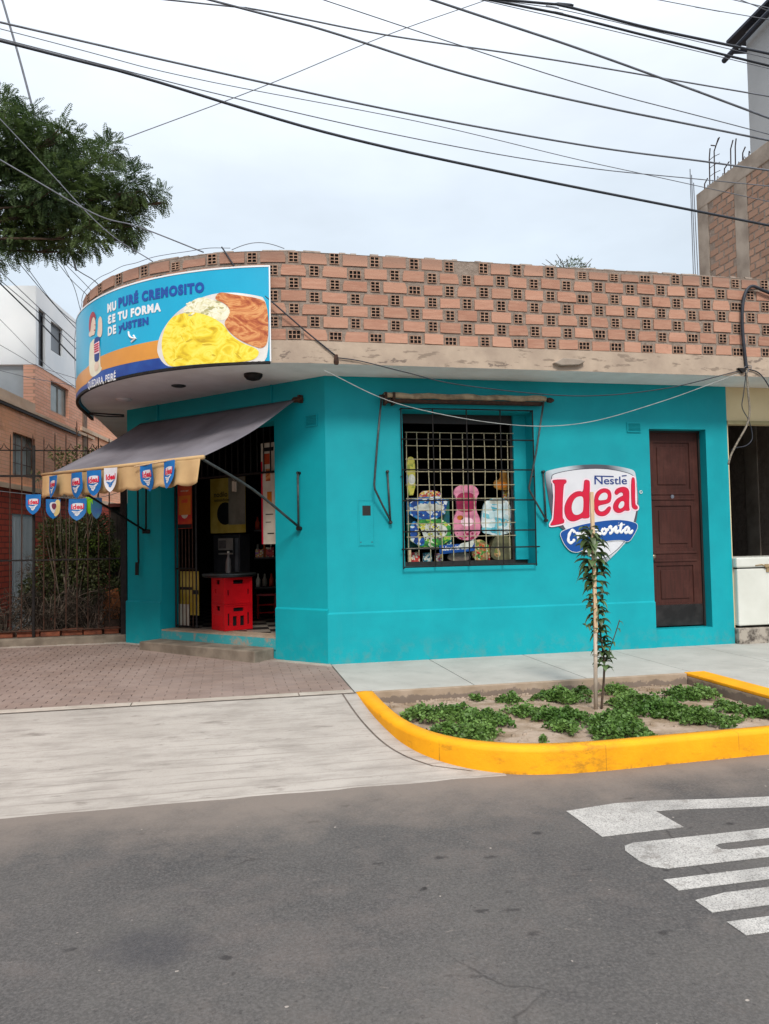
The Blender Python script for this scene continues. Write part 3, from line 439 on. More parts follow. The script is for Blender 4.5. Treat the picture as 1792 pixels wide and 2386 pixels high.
# joint that runs alongside the planter kerb, and the joint at the back of the apron
g = MB(); J = [(outx(y)-.13-.02*max(0, -y-3.2), y, az(y)+.004) for y in [-1.75-.09*i for i in range(21)]]
J += [(J[-1][0]+.1+.12*i, -3.62-.075*(i+1), az(-3.62-.075*(i+1))+.004) for i in range(3)]
for a, b in zip(J, J[1:]): g.quad((a[0]-.007, a[1], a[2]), (a[0]+.007, a[1], a[2]), (b[0]+.007, b[1], b[2]), (b[0]-.007, b[1], b[2]))
g.quad((-14, -1.765, .001), (outx(-1.77), -1.765, .001), (outx(-1.77), -1.742, .003), (-14, -1.742, .003)); struct(g.build('pavement_joint', JOINT))
g = MB(); x = -14
while x < .0:
    x2 = min(x+1.5, .02); g.box(x+.004, x2-.004, -1.74, -1.60, -.2, .004); x = x2
struct(g.build('kerb_strip', KERBC, bevel=.006))
# clay pavers, laid in rows along the front
def pz(y): return .02*max(0, y)
g = MB(); y = -1.60; k = 0
while y < 3.4:
    x = -7.4+(.105 if k % 2 else 0)
    while x < .03:
        xr = min(x+.205, .015)
        cy = y+.05
        inside = not (cy > -xr-.06 and cy > -x-.12 and cy < 2.7 and x > -2.7) if cy > 0 else True
        if cy > 2.62 - .03*(x+2.6) : inside = False
        if inside and xr-x > .03: g.box(x+.0022, xr-.0022, y+.0008, y+.1012, -.1, pz(cy)+random.uniform(-.0012, .0012))
        x += .21
    y += .102; k += 1
struct(g.build('brick_pavement', PAVER))
g = MB(); g.quad((-14, -1.6, -.007), (.02, -1.6, -.007), (.02, 3, -.007+.0), (-14, 3, .05)); struct(g.build('paver_bed', pm('paver_joint', '#8d8077', '#80746b', 9, .95)))
# light cement strip at the foot of the fence and the shop
g = MB(); g.prism(frame((0, 0, 0), (1, 0, 0), (0, 1, 0), (0, 0, 1)), [(-8, 2.55), (-2.62, 2.48), (-2.3, 2.17), (-2.25, 2.3), (-2.6, 2.9), (-8, 2.9)], -.05, .052)
g.prism(frame((0, 0, 0), (1, 0, 0), (0, 1, 0), (0, 0, 1)), [(-.9, .78), (-.9, .68), (-.62, .42), (0.015, -.2), (0.015, .05), (-.6, .7)], -.05, .008); struct(g.build('cement_strip', KERBC))
# concrete pavement in bays
g = MB()
for x in [.024+1.19*i for i in range(9)]: g.box(x+.005, x+1.185, -1.70, .02, -.25, 0)
for i in range(4): g.box(3.75+.9*i, 4.644+.9*i, -3.95, -1.705, -.25, -.001)
struct(g.build('pavement', WALK, bevel=.004))
g = MB(); g.box(.03, 12, -1.69, .0, -.25, -.012); g.box(3.75, 8, -3.94, -1.72, -.25, -.012); struct(g.build('pavement_base', JOINT))
# soil bed
g = MB(); nx, ny = 90, 60
def sz(x, y): return -.115+.018*math.sin(3.1*x+1.3*y)*math.cos(2.3*y-x)+.012*math.sin(9*x)*math.sin(7*y+2*x)+random.uniform(-.004, .004)
P = [[(.1+3.5*i/nx, -3.9+2.3*j/ny, 0) for j in range(ny+1)] for i in range(nx+1)]
P = [[(x, y, sz(x, y)) for x, y, _ in r_] for r_ in P]
for i in range(nx):
    for j in range(ny): 
        cx_, cy_ = P[i][j][0], P[i][j][1]
        if cx_ > outx(cy_)+.06 and cy_ > -3.93: g.quad(P[i][j], P[i+1][j], P[i+1][j+1], P[i][j+1])
for _ in range(260):                                                                         # clods and grit
    x, y = random.uniform(.3, 3.4), random.choice([random.uniform(-1.95, -1.75), random.uniform(-3.7, -1.75)]); r_ = random.uniform(.006, .02)
    if x > outx(y)+.22: g.add([(x+r_*math.cos(a)*random.uniform(.7, 1.2), y+r_*math.sin(a), sz(x, y)+b) for b in (-.005, r_*.9) for a in (0, 1.3, 2.6, 3.9, 5.2)], [(0, 1, 6, 5), (1, 2, 7, 6), (2, 3, 8, 7), (3, 4, 9, 8), (4, 0, 5, 9), (5, 6, 7, 8, 9)])
struct(g.build('soil', SOIL, smooth=True))
# road lettering at the right edge
def mark(pts, name='road_marking'):
    m = MB(); m.prism(frame((0, 0, 0), (1, 0, 0), (0, 1, 0), (0, 0, 1)), pts, -.1685, -.166); return struct(m.build(name, MARK))
mark([(.771, -4.686), (1.1, -4.64), (1.36, -4.655), (1.7, -4.72), (3.6, -4.98), (3.6, -5.10), (1.7, -4.875), (1.45, -4.83), (1.262, -4.815), (1.275, -5.07), (.787, -5.083)][::-1])
mark([(3.6, -5.195), (.9, -5.195), (.84, -5.22), (.812, -5.275), (.815, -5.40), (.84, -5.475), (.9, -5.512), (3.6, -5.51), (3.6, -5.398), (1.32, -5.392), (1.285, -5.375), (1.283, -5.33), (1.32, -5.312), (3.6, -5.30)])
mark([(.814, -5.612), (3.6, -5.60), (3.6, -5.715), (.82, -5.722)][::-1])
mark([(.834, -5.822), (1.0, -5.79), (3.6, -5.78), (3.6, -5.925), (.838, -5.933)][::-1])
mark([(.847, -6.016), (3.6, -6.02), (3.6, -6.124), (.853, -6.125)][::-1])
# ============================================================ CORNER SHOP
shop = thing('corner_shop', (0, 0, 0), 'turquoise single-storey corner shop with a rounded roof slab and hollow-brick parapet', 'shop')
WIN = (.94, 2.63, 1.11, 3.02); DR = (4.227, 5.05, .23, 2.825); OPN = (.80, 2.90, .262, 2.95)
m = MB(); wall(m, FR, 0, 5.373, 0, 3.405, [WIN, DR], .3, n0=0); wall(m, CH, 0, 3.626, 0, 3.405, [OPN], .3)
m.box(-2.564, -2.3, 2.75, 8.3, 0, 3.405); m.build('wall', TEAL, shop)
m = MB(); pf = FR
def pl(F, a0, a1, z1):
    m.fbox(F, a0, a1, 0, z1-.02, .0006, .022); m.add([F(a, z, n) for a in (a0, a1) for z, n in ((z1-.02, .0006), (z1-.02, .022), (z1, .0006))], [(0, 1, 4, 3), (1, 2, 5, 4), (2, 0, 3, 5), (0, 2, 1), (3, 4, 5)])
pl(FR, -.009, 4.225, .60); m.build('plinth', TEAL, shop); m = MB(); pl(CH, -.009, .798, .645); m.build('plinth', TEAL, shop); m = MB(); pl(CH, 2.902, 3.64, .655); m.build('plinth', TEAL, shop)
m = MB(); m.fbox(CH, .80, 2.90, .255, .272, -.3, .004); m.build('threshold', mk_curbside(), shop)
def mk_sill():
    t = NT('chipped_sill_paint'); return t.done(t.mix(t.ramp(t.noise(4, 9, .72), .50, .60), h('#3c9aa0'), h('#968b7d')), .85, 0, .2)
m = MB(); m.fbox(CH, .80, 2.90, .12, .254, .0, .012); m.build('sill_band', mk_sill(), shop)
m = MB(); m.fbox(CH, .832, 2.92, -.05, .146, .013, .365); m.build('doorstep', CONC, shop, bevel=.015)
# roof slab
us = [-RS*math.pi/2*i/48 for i in range(48, -1, -1)]
rim = [(-RS*math.pi/2-5.5)]+us+[11.5]
ZS, ZT = 3.405, 3.655
m = MB(); n_ = len(rim)
bot = [RIM(u, ZS) for u in rim]+[V((11.3, 8.0, ZS)), V((-3.1, 8.0, ZS))]
m.add(bot, [tuple(range(len(bot)))]); m.build('soffit', SOFFIT, shop)
m = MB(); 
for a, b in zip(rim, rim[1:]):
    m.quad(RIM(a, ZS, .001), RIM(b, ZS, .001), RIM(b, ZT, .004), RIM(a, ZT, .004)); m.quad(RIM(a, ZT, .004), RIM(b, ZT, .004), RIM(b, ZT, -.3), RIM(a, ZT, -.3))
top = [RIM(u, ZT-.01) for u in rim]+[V((11.3, 8.0, ZT-.01)), V((-3.1, 8.0, ZT-.01))]; m.add(top, [tuple(range(len(top)))])
m.build('fascia', FASCIA, shop)
m = MB(); 
for a, b in zip(rim, rim[1:]):
    lo = ZT+.004; hi = 4.665
    m.quad(RIM(a, lo, -.034), RIM(b, lo, -.034), RIM(b, hi, -.034), RIM(a, hi, -.034)); m.quad(RIM(a, lo, -.15), RIM(b, lo, -.15), RIM(b, hi, -.15), RIM(a, hi, -.15)); m.quad(RIM(a, hi, -.034), RIM(b, hi, -.034), RIM(b, hi, -.15), RIM(a, hi, -.15))
# ragged mortar cap
u = -8.0
while u < 11.4:
    l = random.uniform(.06, .16); hgt = random.uniform(.0, .022)
    m.quad(RIM(u, 4.66, -.03), RIM(u+l, 4.66, -.03), RIM(u+l, 4.668+hgt, -.05), RIM(u, 4.668+hgt, -.05)); m.quad(RIM(u, 4.668+hgt, -.05), RIM(u+l, 4.668+hgt, -.05), RIM(u+l, 4.66, -.14), RIM(u, 4.66, -.14)); u += l
para = m.build('parapet', MORTAR, shop)
mb_, mh, me_ = MB(), MB(), MB(); CZ = .1437
def bframe(u, z):
    o = RIM(u, z); t_ = (RIM(u+.02, z)-RIM(u-.02, z)).normalized(); nn = V((t_.y, -t_.x, 0))
    return frame(o, t_, (0, 0, 1), nn)
for row in range(7):
    z0 = 3.672+row*CZ; u = -8.05+(.23 if row % 2 == 0 else 0)
    u -= ( -8.05 + .2) % .46*0
    k0 = -18
    def pos(k): # header centres: tight bond on the right, wider on the left
        x = -.2+k*.46+(0 if row % 2 == 0 else .23)
        return x if x < 1.2 else 1.2+(x-1.2)*.905
    for k in range(k0, 27):
        c0, c1 = pos(k), pos(k+1)
        if c1 > 11.2: break
        jz = random.uniform(-.006, .006); top_ = row == 6
        hh = .116*(random.choice((1, 1, 1, .9, .75, 1.06)) if top_ else random.uniform(.95, 1.03))
        # header with its six cells
        wide = random.random() < (.85 if row == 0 else .1 if row in (2, 4) else .03)
        hw = .142 if wide else .108; F = bframe(c0, z0+jz); ph = -.024+random.uniform(-.003, .003)
        cols, rows_ = (3, 2) if wide else (2, 3)
        hv = hh*(.85 if wide else 1); cw = (hw-.018-.010*(cols-1))/cols; chh = (hv-.016-.009*(rows_-1))/rows_
        hs = []
        for a in range(cols):
            for b in range(rows_):
                xa = -hw/2+.009+a*(cw+.010); zb_ = .008+b*(chh+.009); hs.append((xa, min(xa+cw, hw/2-.008), zb_, min(zb_+chh, hv-.008)))
        wall(me_, F, -hw/2, hw/2, 0, hv, hs, .002, n0=ph); me_.prism(F, [(-hw/2, 0), (hw/2, 0), (hw/2, hv), (-hw/2, hv)], -.12, -.034); mh.fbox(F, -hw/2+.004, hw/2-.004, .004, hv-.004, -.15, -.0328)
        for q in hs:                                             # cell linings
            for (a, b, c, d) in ((q[0], q[2], q[1], q[2]), (q[1], q[2], q[1], q[3]), (q[1], q[3], q[0], q[3]), (q[0], q[3], q[0], q[2])): mh.quad(F(a, b, ph-.002), F(c, d, ph-.002), F(c, d, -.0327), F(a, b, -.0327))
        # stretcher
        if top_ and k in (4,): continue
        g0, g1 = c0+hw/2+.036+random.uniform(-.004, .008), c1-(.054)-.036+random.uniform(-.008, .004)
        F = bframe((g0+g1)/2, z0+random.uniform(-.005, .005)); L = (g1-g0)/2; tl = random.uniform(-.004, .004); pz_ = -.023+random.uniform(-.004, .004)
        pts = [(-L, 0-tl), (-L*.4, random.uniform(-.003, .002)), (L, tl), (L+random.uniform(-.004, .004), hh*.5), (L-random.choice((0, 0, 0, .02)), hh+tl), (L*.3, hh+random.uniform(-.004, .003)), (-L+random.choice((0, 0, 0, .018)), hh-tl), (-L+random.uniform(-.004, .004), hh*.5)]
        mb_.prism(F, pts, -.12, pz_)
mb_.build('brick_course', BRICK, para); me_.build('brick_end', HEADER, para)
mh.build('brick_cell', HOLE, para)
# chipped stone ledge on the fascia
m = MB(); m.prism(FR, [(2.63, 3.485), (2.75, 3.545), (2.98, 3.535), (3.03, 3.51), (2.95, 3.47), (2.72, 3.455)], .58, .66); m.build('broken_ledge', RCONC, shop, bevel=.01)
# front door
dr = MB(); dr.fbox(FR, 4.23, 5.045, .245, 2.815, -.2, -.176)
zr = [(.545, 1.04), (1.27, 1.83), (2.05, 2.67)]
wall(dr, FR, 4.232, 5.043, .247, 2.813, [(4.37, 4.905, a, b) for a, b in zr], .014, n0=-.16)
for a, b in zr: dr.fbox(FR, 4.43, 4.845, a+.06, b-.06, -.175, -.163)
for a, b in ((1.09, 1.115), (1.195, 1.225), (1.905, 1.925), (1.975, 2.0)): dr.fbox(FR, 4.33, 4.96, a, b, -.1602, -.147)
dr_o = dr.build('front_door', DOOR, shop, bevel=.005)
m = MB(); m.fbox(FR, 4.24, 5.035, .25, .525, -.1598, -.152); m.build('kick_plate', KICK, dr_o)
m = MB(); m.tube([FR(4.295, 1.165, -.16), FR(4.295, 1.165, -.135), FR(4.295, 1.165, -.12), FR(4.295, 1.165, -.09), FR(4.295, 1.165, -.075)], [.022, .012, .03, .034, .015], 14); m.build('knob', pm('brass_knob', '#a08d78', '#7d6b58', 30, .35, metal=.8), dr_o, True)
m = MB(); m.fbox(FR, 4.262, 4.3, 1.30, 1.46, -.159, -.152); m.tube([FR(4.28, 1.43, -.15), FR(4.28, 1.43, -.12), FR(4.28, 1.36, -.12), FR(4.28, 1.345, -.15)], .005, 6); m.build('lock_plate', BLKM, dr_o)
m = MB(); m.disc(FR(4.63, 1.95, -.159), (0, -1, 0), .025, .008); m.build('peephole', pm('peephole_metal', '#8c8c92', '#6d6d74', 30, .3, metal=.8), dr_o)
m = MB(); m.fbox(FR, 5.0505-.028, 5.047, .235, 2.822, -.159, -.13); m.fbox(FR, 4.229, 5.022, 2.80, 2.823, -.159, -.13); m.build('door_frame', FRAMEB, shop)
# window
m = MB(); wall(m, FR, .9405, 2.6295, 1.1105, 3.0195, [(.985, 2.43, 1.165, 2.90)], .03, n0=-.30)
wn = m.build('window_frame', FRAMEB, shop)
m = MB(); m.fbox(FR, 2.46, 2.6293, 1.165, 3.019, -.298, -.26); m.build('inner_jamb', TEAL, wn)
m = MB(); XS = [.91, 1.304, 1.732, 2.168, 2.595]; ZSg = [3.018, 2.647, 2.278, 1.906, 1.534, 1.326, 1.112]
for i, x in enumerate(XS): m.tube([FR(x, 1.09 if i in (0, 4) else 1.105, .06), FR(x+.004, 2.0, .062), FR(x, 3.03, .06)], .0085, 6)
for i, z in enumerate(ZSg): m.tube([FR(.885 if i == 5 else .905, z, .072), FR(1.7, z+.003, .074), FR(2.64 if i == 5 else 2.60, z, .072)], .0085, 6)
for x in (.91, 2.595):
    for z in (3.018, 1.326, 2.2): m.tube([FR(x, z, .07), FR(x+(.0), z, -.01)], .008, 6)
m.build('window_grille', BLKM, shop)
m = MB(); xs = [1.047, 1.179, 1.328, 1.479, 1.626, 1.775, 1.911, 2.062, 2.216, 2.374]; zs_ = [2.781, 2.612, 2.443, 2.286, 2.121, 1.95, 1.8, 1.638, 1.473, 1.32, 1.167]
for i, x in enumerate(xs):
    mid = random.uniform(-.006, .006); m.tube(spline([FR(x, 1.17 if i != 1 else 1.24, -.25), FR(x+mid, 1.9, -.252), FR(x-mid, 2.35, -.25), FR(x, 2.781, -.25)], 3), .0058, 6)
for z in zs_[:-1]: m.tube([FR(1.03, z, -.256), FR(1.7, z+random.uniform(-.004, .004), -.257), FR(2.46, z, -.256)], .0052, 6)
m.build('inner_grille', WIRER, shop)
# small wall fittings
def vent(F, a0, a1, z0, z1):
    v = MB(); wall(v, F, a0, a1, z0, z1, [(a0+.012, a1-.012, z0+.014, z1-.014)], .014, n0=.016); v.fbox(F, a0+.012, a1-.012, z0+.014, z1-.014, .0008, .0015)
    n = 6
    for i in range(n):
        za = z0+.016+(z1-z0-.032)*i/n; v.add([F(a0+.012, za, .003), F(a1-.012, za, .003), F(a1-.012, za+.012, .014), F(a0+.012, za+.012, .014), F(a0+.012, za+.016, .012), F(a1-.012, za+.016, .012)], [(0, 1, 2, 3), (3, 2, 5, 4)])
    v.build('vent', TEAL, shop)
vent(FR, 3.913, 4.109, 2.774, 2.905); vent(CH, .11, .30, 2.82, 2.96)
m = MB(); wall(m, FR, .389, .557, 1.384, 1.908, [(.43, .53, 1.735, 1.855)], .02, n0=.006); wall(m, FR, .372, .572, 1.37, 1.922, [(.384, .562, 1.379, 1.913)], .01, n0=.004)
mt = m.build('meter_box', TEAL, shop)
m = MB(); m.fbox(FR, .43, .53, 1.735, 1.855, .0005, .001); 
for i in range(4): m.fbox(FR, .438, .522, 1.745+i*.028, 1.757+i*.028, .001, .005)
m.build('slot', FRAMEB, mt)
for x in (.405, .54): m = MB(); m.disc(FR(x, 1.42, .006), (0, -1, 0), .007, .004, 8); m.build('screw', GREYM, mt)
for (x, y, r_, d, mat_) in ((-.832, .02, .11, .075, BLKM), (-1.722, .76, .09, .02, GREYM), (-2.493, 1.72, .10, .03, WHITE)):
    m = MB(); m.tube([(x, y, 3.404), (x, y, 3.404-d*.35), (x, y, 3.404-d*.8), (x, y, 3.404-d)], [r_, r_*.98, r_*.72, r_*.25], 20); m.build('ceiling_lamp', mat_, shop, True)
for s_ in (.83, 2.95): m = MB(); m.tube([CH(s_, 3.16, .012), CH(s_, 3.404, .012)], .014, 6); m.build('conduit', TEAL, shop)
m = MB(); m.tube(spline([(-2.6, 2.55, 3.33), (-2.8, 2.5, 3.33), (-3.05, 2.6, 3.36), (-3.15, 2.9, 3.40)], 4), .012, 6); m.tube(spline([(-2.6, 2.56, 3.31), (-2.85, 2.5, 3.30), (-3.1, 2.7, 3.36)], 4), .01, 6); m.build('soffit_cable', WIREB, shop)
# rooms behind
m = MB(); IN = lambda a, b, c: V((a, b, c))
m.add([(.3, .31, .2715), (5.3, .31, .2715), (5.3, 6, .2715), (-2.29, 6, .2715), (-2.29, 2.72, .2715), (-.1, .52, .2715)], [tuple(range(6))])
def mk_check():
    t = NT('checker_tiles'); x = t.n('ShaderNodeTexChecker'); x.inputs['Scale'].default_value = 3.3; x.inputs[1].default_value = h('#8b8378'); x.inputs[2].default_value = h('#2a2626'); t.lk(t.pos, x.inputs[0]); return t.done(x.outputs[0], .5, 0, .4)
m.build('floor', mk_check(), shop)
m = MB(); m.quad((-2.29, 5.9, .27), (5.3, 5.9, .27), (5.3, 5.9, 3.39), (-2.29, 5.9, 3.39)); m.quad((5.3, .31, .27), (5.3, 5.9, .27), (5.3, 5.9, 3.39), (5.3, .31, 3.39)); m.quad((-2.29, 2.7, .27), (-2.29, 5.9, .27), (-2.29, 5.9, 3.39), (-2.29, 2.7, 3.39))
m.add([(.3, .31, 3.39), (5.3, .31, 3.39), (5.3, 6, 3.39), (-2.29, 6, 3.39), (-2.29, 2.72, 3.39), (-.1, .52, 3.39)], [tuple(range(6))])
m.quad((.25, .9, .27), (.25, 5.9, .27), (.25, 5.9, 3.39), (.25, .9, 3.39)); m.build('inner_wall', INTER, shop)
# metal gate folded inside the doorway
gt = thing('metal_gate', CH(2.7, .27, -.25), 'narrow dark barred gate leaf folded back at the left of the shop doorway', 'gate')
m = MB()
for s_ in (2.47, 2.885): m.tube([CH(s_, .28, -.24), CH(s_, 2.94, -.24)], .016, 4)
for z in (.30, 1.10, 2.35, 2.92): m.tube([CH(2.47, z, -.24), CH(2.885, z, -.24)], .014, 4)
m.build('gate_frame', BLKM, gt)
for i in range(5):
    m = MB(); s_ = 2.54+.069*i; m.tube([CH(s_, .30, -.24), CH(s_, 2.92, -.24)], .008, 6); m.build('bar', RUST, gt)
# transom bars above the doorway
m = MB(); 
for i in range(14): m.tube([CH(.87+.115*i, 2.35, -.26), CH(.87+.115*i, 2.94, -.26)], .009, 6)
m.tube([CH(.8, 2.35, -.26), CH(2.45, 2.35, -.26)], .015, 6); tr = m.build('transom_grille', BLKM, shop)

# ---- pictures and goods in the doorway
def poster(name, F, rects, label, cat, d=.006):
    """a printed sheet: first rectangle is the sheet, the rest are printed areas laid on it"""
    a0, a1, z0, z1, n, mt_ = rects[0]; t_ = thing(name, F((a0+a1)/2, z0, n), label, cat)
    q = MB(); q.fbox(F, a0, a1, z0, z1, n-d, n); q.build('sheet', mt_, t_)
    for i, (nm, b0, b1, y0, y1, mt_) in enumerate(rects[1:]):
        q = MB()
        if isinstance(nm, tuple): lay(q, fit(text(nm[1], .02), b0, b1, y0, y1), F, n+.0025)
        elif nm == 'disc': q.prism(F, [((b0+b1)/2+(b1-b0)/2*math.cos(k*.314), (y0+y1)/2+(y1-y0)/2*math.sin(k*.314)) for k in range(20)], n+.0006, n+.0016)
        else: q.fbox(F, b0, b1, y0, y1, n+.0006, n+.0018)
        q.build('lettering' if isinstance(nm, tuple) else 'picture' if nm == 'disc' else nm, mt_, t_)
    return t_
CHr = lambda a, b, c=0: CH(-a, b, c)        # mirrored so lettering reads from the street
poster('yellow_banner', CHr, [(-2.86, -2.49, .45, 1.06, -.30, YELP), ('stripe', -2.86, -2.62, .80, .84, BLACKP), ('stripe', -2.62, -2.49, .74, .80, BLACKP)], 'yellow printed banner with a dark band tied behind the gate bars', 'banner')
poster('white_board', CHr, [(-2.87, -2.66, .29, .60, -.275, PAPER)], 'blank white board leaning low behind the gate bars', 'board', .012)
poster('red_notice', CHr, [(-2.80, -2.52, 1.66, 2.40, -.21, REDP), ('panel', -2.78, -2.54, 1.85, 2.12, ORP), (('t', 'oidi'), -2.72, -2.60, 2.02, 2.08, RED), ('disc', -2.73, -2.59, 1.80, 1.94, PAPER), ('strip', -2.80, -2.52, 1.665, 1.72, BLACKP), (('t', 'venta aqui'), -2.74, -2.58, 2.17, 2.20, PAPER)], 'narrow red and orange notice hung inside the doorway beside the pillar', 'poster')
poster('soap_poster', CHr, [(-3.0, -2.28, 1.60, 2.42, -1.02, YELP), ('panel', -2.62, -2.28, 1.72, 2.42, pm('dim_grey_print', '#8a8578', '#6d695e', 4, .6)), ('disc', -2.86, -2.52, 1.72, 2.06, BLACKP), (('t', 'nodilo'), -2.92, -2.64, 2.14, 2.22, BLACKP), (('t', 'telmuidides'), -2.92, -2.60, 2.07, 2.12, BLACKP)], 'large dim yellow poster with a black disc deep in the doorway', 'poster')
poster('paper_notice', CHr, [(-2.82, -2.52, 1.28, 1.52, -1.0, pm('notice_paper', '#8d8880', '#7b766f', 4, .7)), ('panel', -2.81, -2.66, 1.37, 1.49, pm('grey_print', '#5d5a58', '#4d4a48', 30, .7)), ('strip', -2.82, -2.52, 1.305, 1.345, BLACKP)], 'small grey paper notice below the yellow poster', 'notice')
poster('price_list', CHr, [(-1.30, -1.065, 1.42, 2.74, -.30, PAPER), ('edge', -1.30, -1.275, 1.42, 2.5, RED), ('picture', -1.24, -1.15, 2.46, 2.60, REDP), ('picture', -1.22, -1.14, 2.24, 2.40, MEAT), ('picture', -1.20, -1.12, 1.95, 2.10, ORP), ('line', -1.23, -1.10, 1.80, 1.812, BLACKP), ('line', -1.23, -1.14, 1.70, 1.71, BLACKP), ('line', -1.20, -1.09, 1.55, 1.565, BLACKP), ('line', -1.25, -1.08, 2.63, 2.68, BLACKP)], 'tall cream price list with a red edge at the right side of the doorway', 'banner')
def crate(o, a, first=None, lab=''):
    t_ = thing('bottle_crate', o, lab, 'crate', 'red bottle crates in the doorway')
    L1, L2, H = .41, .36, .352; u_ = V((math.cos(a), math.sin(a), 0)); v_ = V((-math.sin(a), math.cos(a), 0)); o = V(o); up = (0, 0, 1)
    faces = [(frame(o, u_, up, -v_), L1), (frame(o+u_*L1, v_, up, u_), L2), (frame(o+u_*L1+v_*L2, -u_, up, v_), L1), (frame(o+v_*L2, -v_, up, -u_), L2)]
    q = MB()
    for i, (F, L) in enumerate(faces):
        c_ = L/2; lower = o.z < .4
        hs = [(c_-.075, c_+.075, H-.085, H-.03)] if i % 2 == 0 else [(c_-.05, c_+.04, H-.09, H-.03)]
        if i % 2 == 0 and lower: hs = [(c_-.075, c_+.075, H-.10, H-.05), (c_-.085, c_-.025, .06, .19), (c_+.025, c_+.085, .06, .19), (.045, .07, .07, .23), (L-.07, L-.045, .07, .23)]
        elif i % 2 == 0: hs += [(.045, .065, .12, .19), (L-.065, L-.045, .12, .19)]
        elif not lower: hs += [(c_-.09, c_-.06, .14, .20)]
        wall(q, F, 0, L, .0, H, hs, .016)
        for zz in (.012, H-.012): q.fbox(F, -.004, L+.004, zz-.011, zz+.011, .0005, .007)
        if lower and i % 2:
            for k in range(7): q.fbox(F, .06+.036*k, .07+.036*k, .05, .2, .0006, .004)
        for e_ in (.006, L-.006): q.fbox(F, e_-.008, e_+.008, .0235, H-.0235, .0004, .006)
    q.build('shell', CRATE, t_)
    q = MB(); q.fbox(frame(o+u_*.02+v_*.02, u_, v_, up), 0, L1-.04, 0, L2-.04, .01, .03); q.fbox(frame(o+u_*.025+v_*.025, u_, v_, up), 0, L1-.05, 0, L2-.05, .03, H-.06); q.build('inside', BLACKP, t_); return t_
crate((-1.194, 1.438, .274), R(28), lab='red plastic bottle crate standing on the doorway floor under another crate')
crate((-1.194, 1.438, .628), R(28), lab='red plastic bottle crate stacked on the lower crate, carrying a black round top')
tt = thing('round_tabletop', (-1.12, 1.75, .98), 'round black tabletop lying on the stacked red crates', 'tabletop')
m = MB(); c_ = V((-1.13, 1.76, .984)); m.tube([c_, c_+V((0, 0, .004)), c_+V((0, 0, .028)), c_+V((0, 0, .034))], [.34, .36, .36, .33], 40); m.build('top', BLACKP, tt, bevel=.004)
m = MB(); m.tube([c_+V((0, 0, .03)), c_+V((0, 0, .05)), c_+V((0, 0, .045))], [.37, .362, .34], 40, cap=False); m.build('rim', GREYM, tt)
jr = thing('glass_jar', (-1.16, 1.95, 1.02), 'pale bottle standing on the black round tabletop', 'bottle')
m = MB(); b_ = V((-1.14, 1.92, 1.02)); m.tube([b_+V((0, 0, z)) for z in (0, .02, .16, .2, .24, .29)], [.035, .04, .04, .03, .015, .016], 14); m.build('body', pm('milky_bottle', '#8d8580', '#77706c', 5, .3), jr, True)
m = MB(); m.tube([b_+V((0, 0, z)) for z in (.29, .31)], [.018, .018], 12); m.build('cap', PAPER, jr)
sh = thing('shop_shelf', (-.2, 2.4, .27), 'dark shelving with rows of goods inside the doorway at right', 'shelf')
for z in (.75, 1.2, 1.62):
    m = MB(); m.box(-.75, .2, 2.75, 3.1, z, z+.025); m.build('shelf_board', pm('dark_shelf', '#3a3634', '#2c2927', 5, .6) if z == .75 else MATS['dark_shelf'], sh)
for i, (z, n) in enumerate(((.775, 9), (1.225, 8), (1.645, 6))):
    for k in range(n):
        m = MB(); x = -.70+.1*k; m.tube([(x, 2.86, z), (x, 2.86, z+.11), (x, 2.86, z+.15), (x, 2.86, z+.2)], [.035, .035, .014, .014], 10)
        tag(m.build('bottle', [PAPER, MATS['dim_grey_print'], REDP][(k+i) % 3], None, True), 'small bottle in a row on the dark shelf inside the doorway', 'bottle', 'bottles on the dark shelf')
st = thing('red_stool', (-.55, 3.2, .27), 'low red plastic stool on the checkered floor behind the crates', 'stool')
m = MB(); m.box(-.72, -.40, 3.05, 3.35, .62, .65); m.build('seat', CRATE, st)
for x in (-.70, -.42):
    for y in (3.07, 3.33):
        m = MB(); m.tube([(x, y, .272), (x*.97-.017, y, .62)], .02, 6); m.build('leg', CRATE, st)
m = MB(); 
for z in (.36, .48): m.tube([(-.70, 3.07, z), (-.42, 3.07, z)], .014, 6)
m.build('rung', CRATE, st)

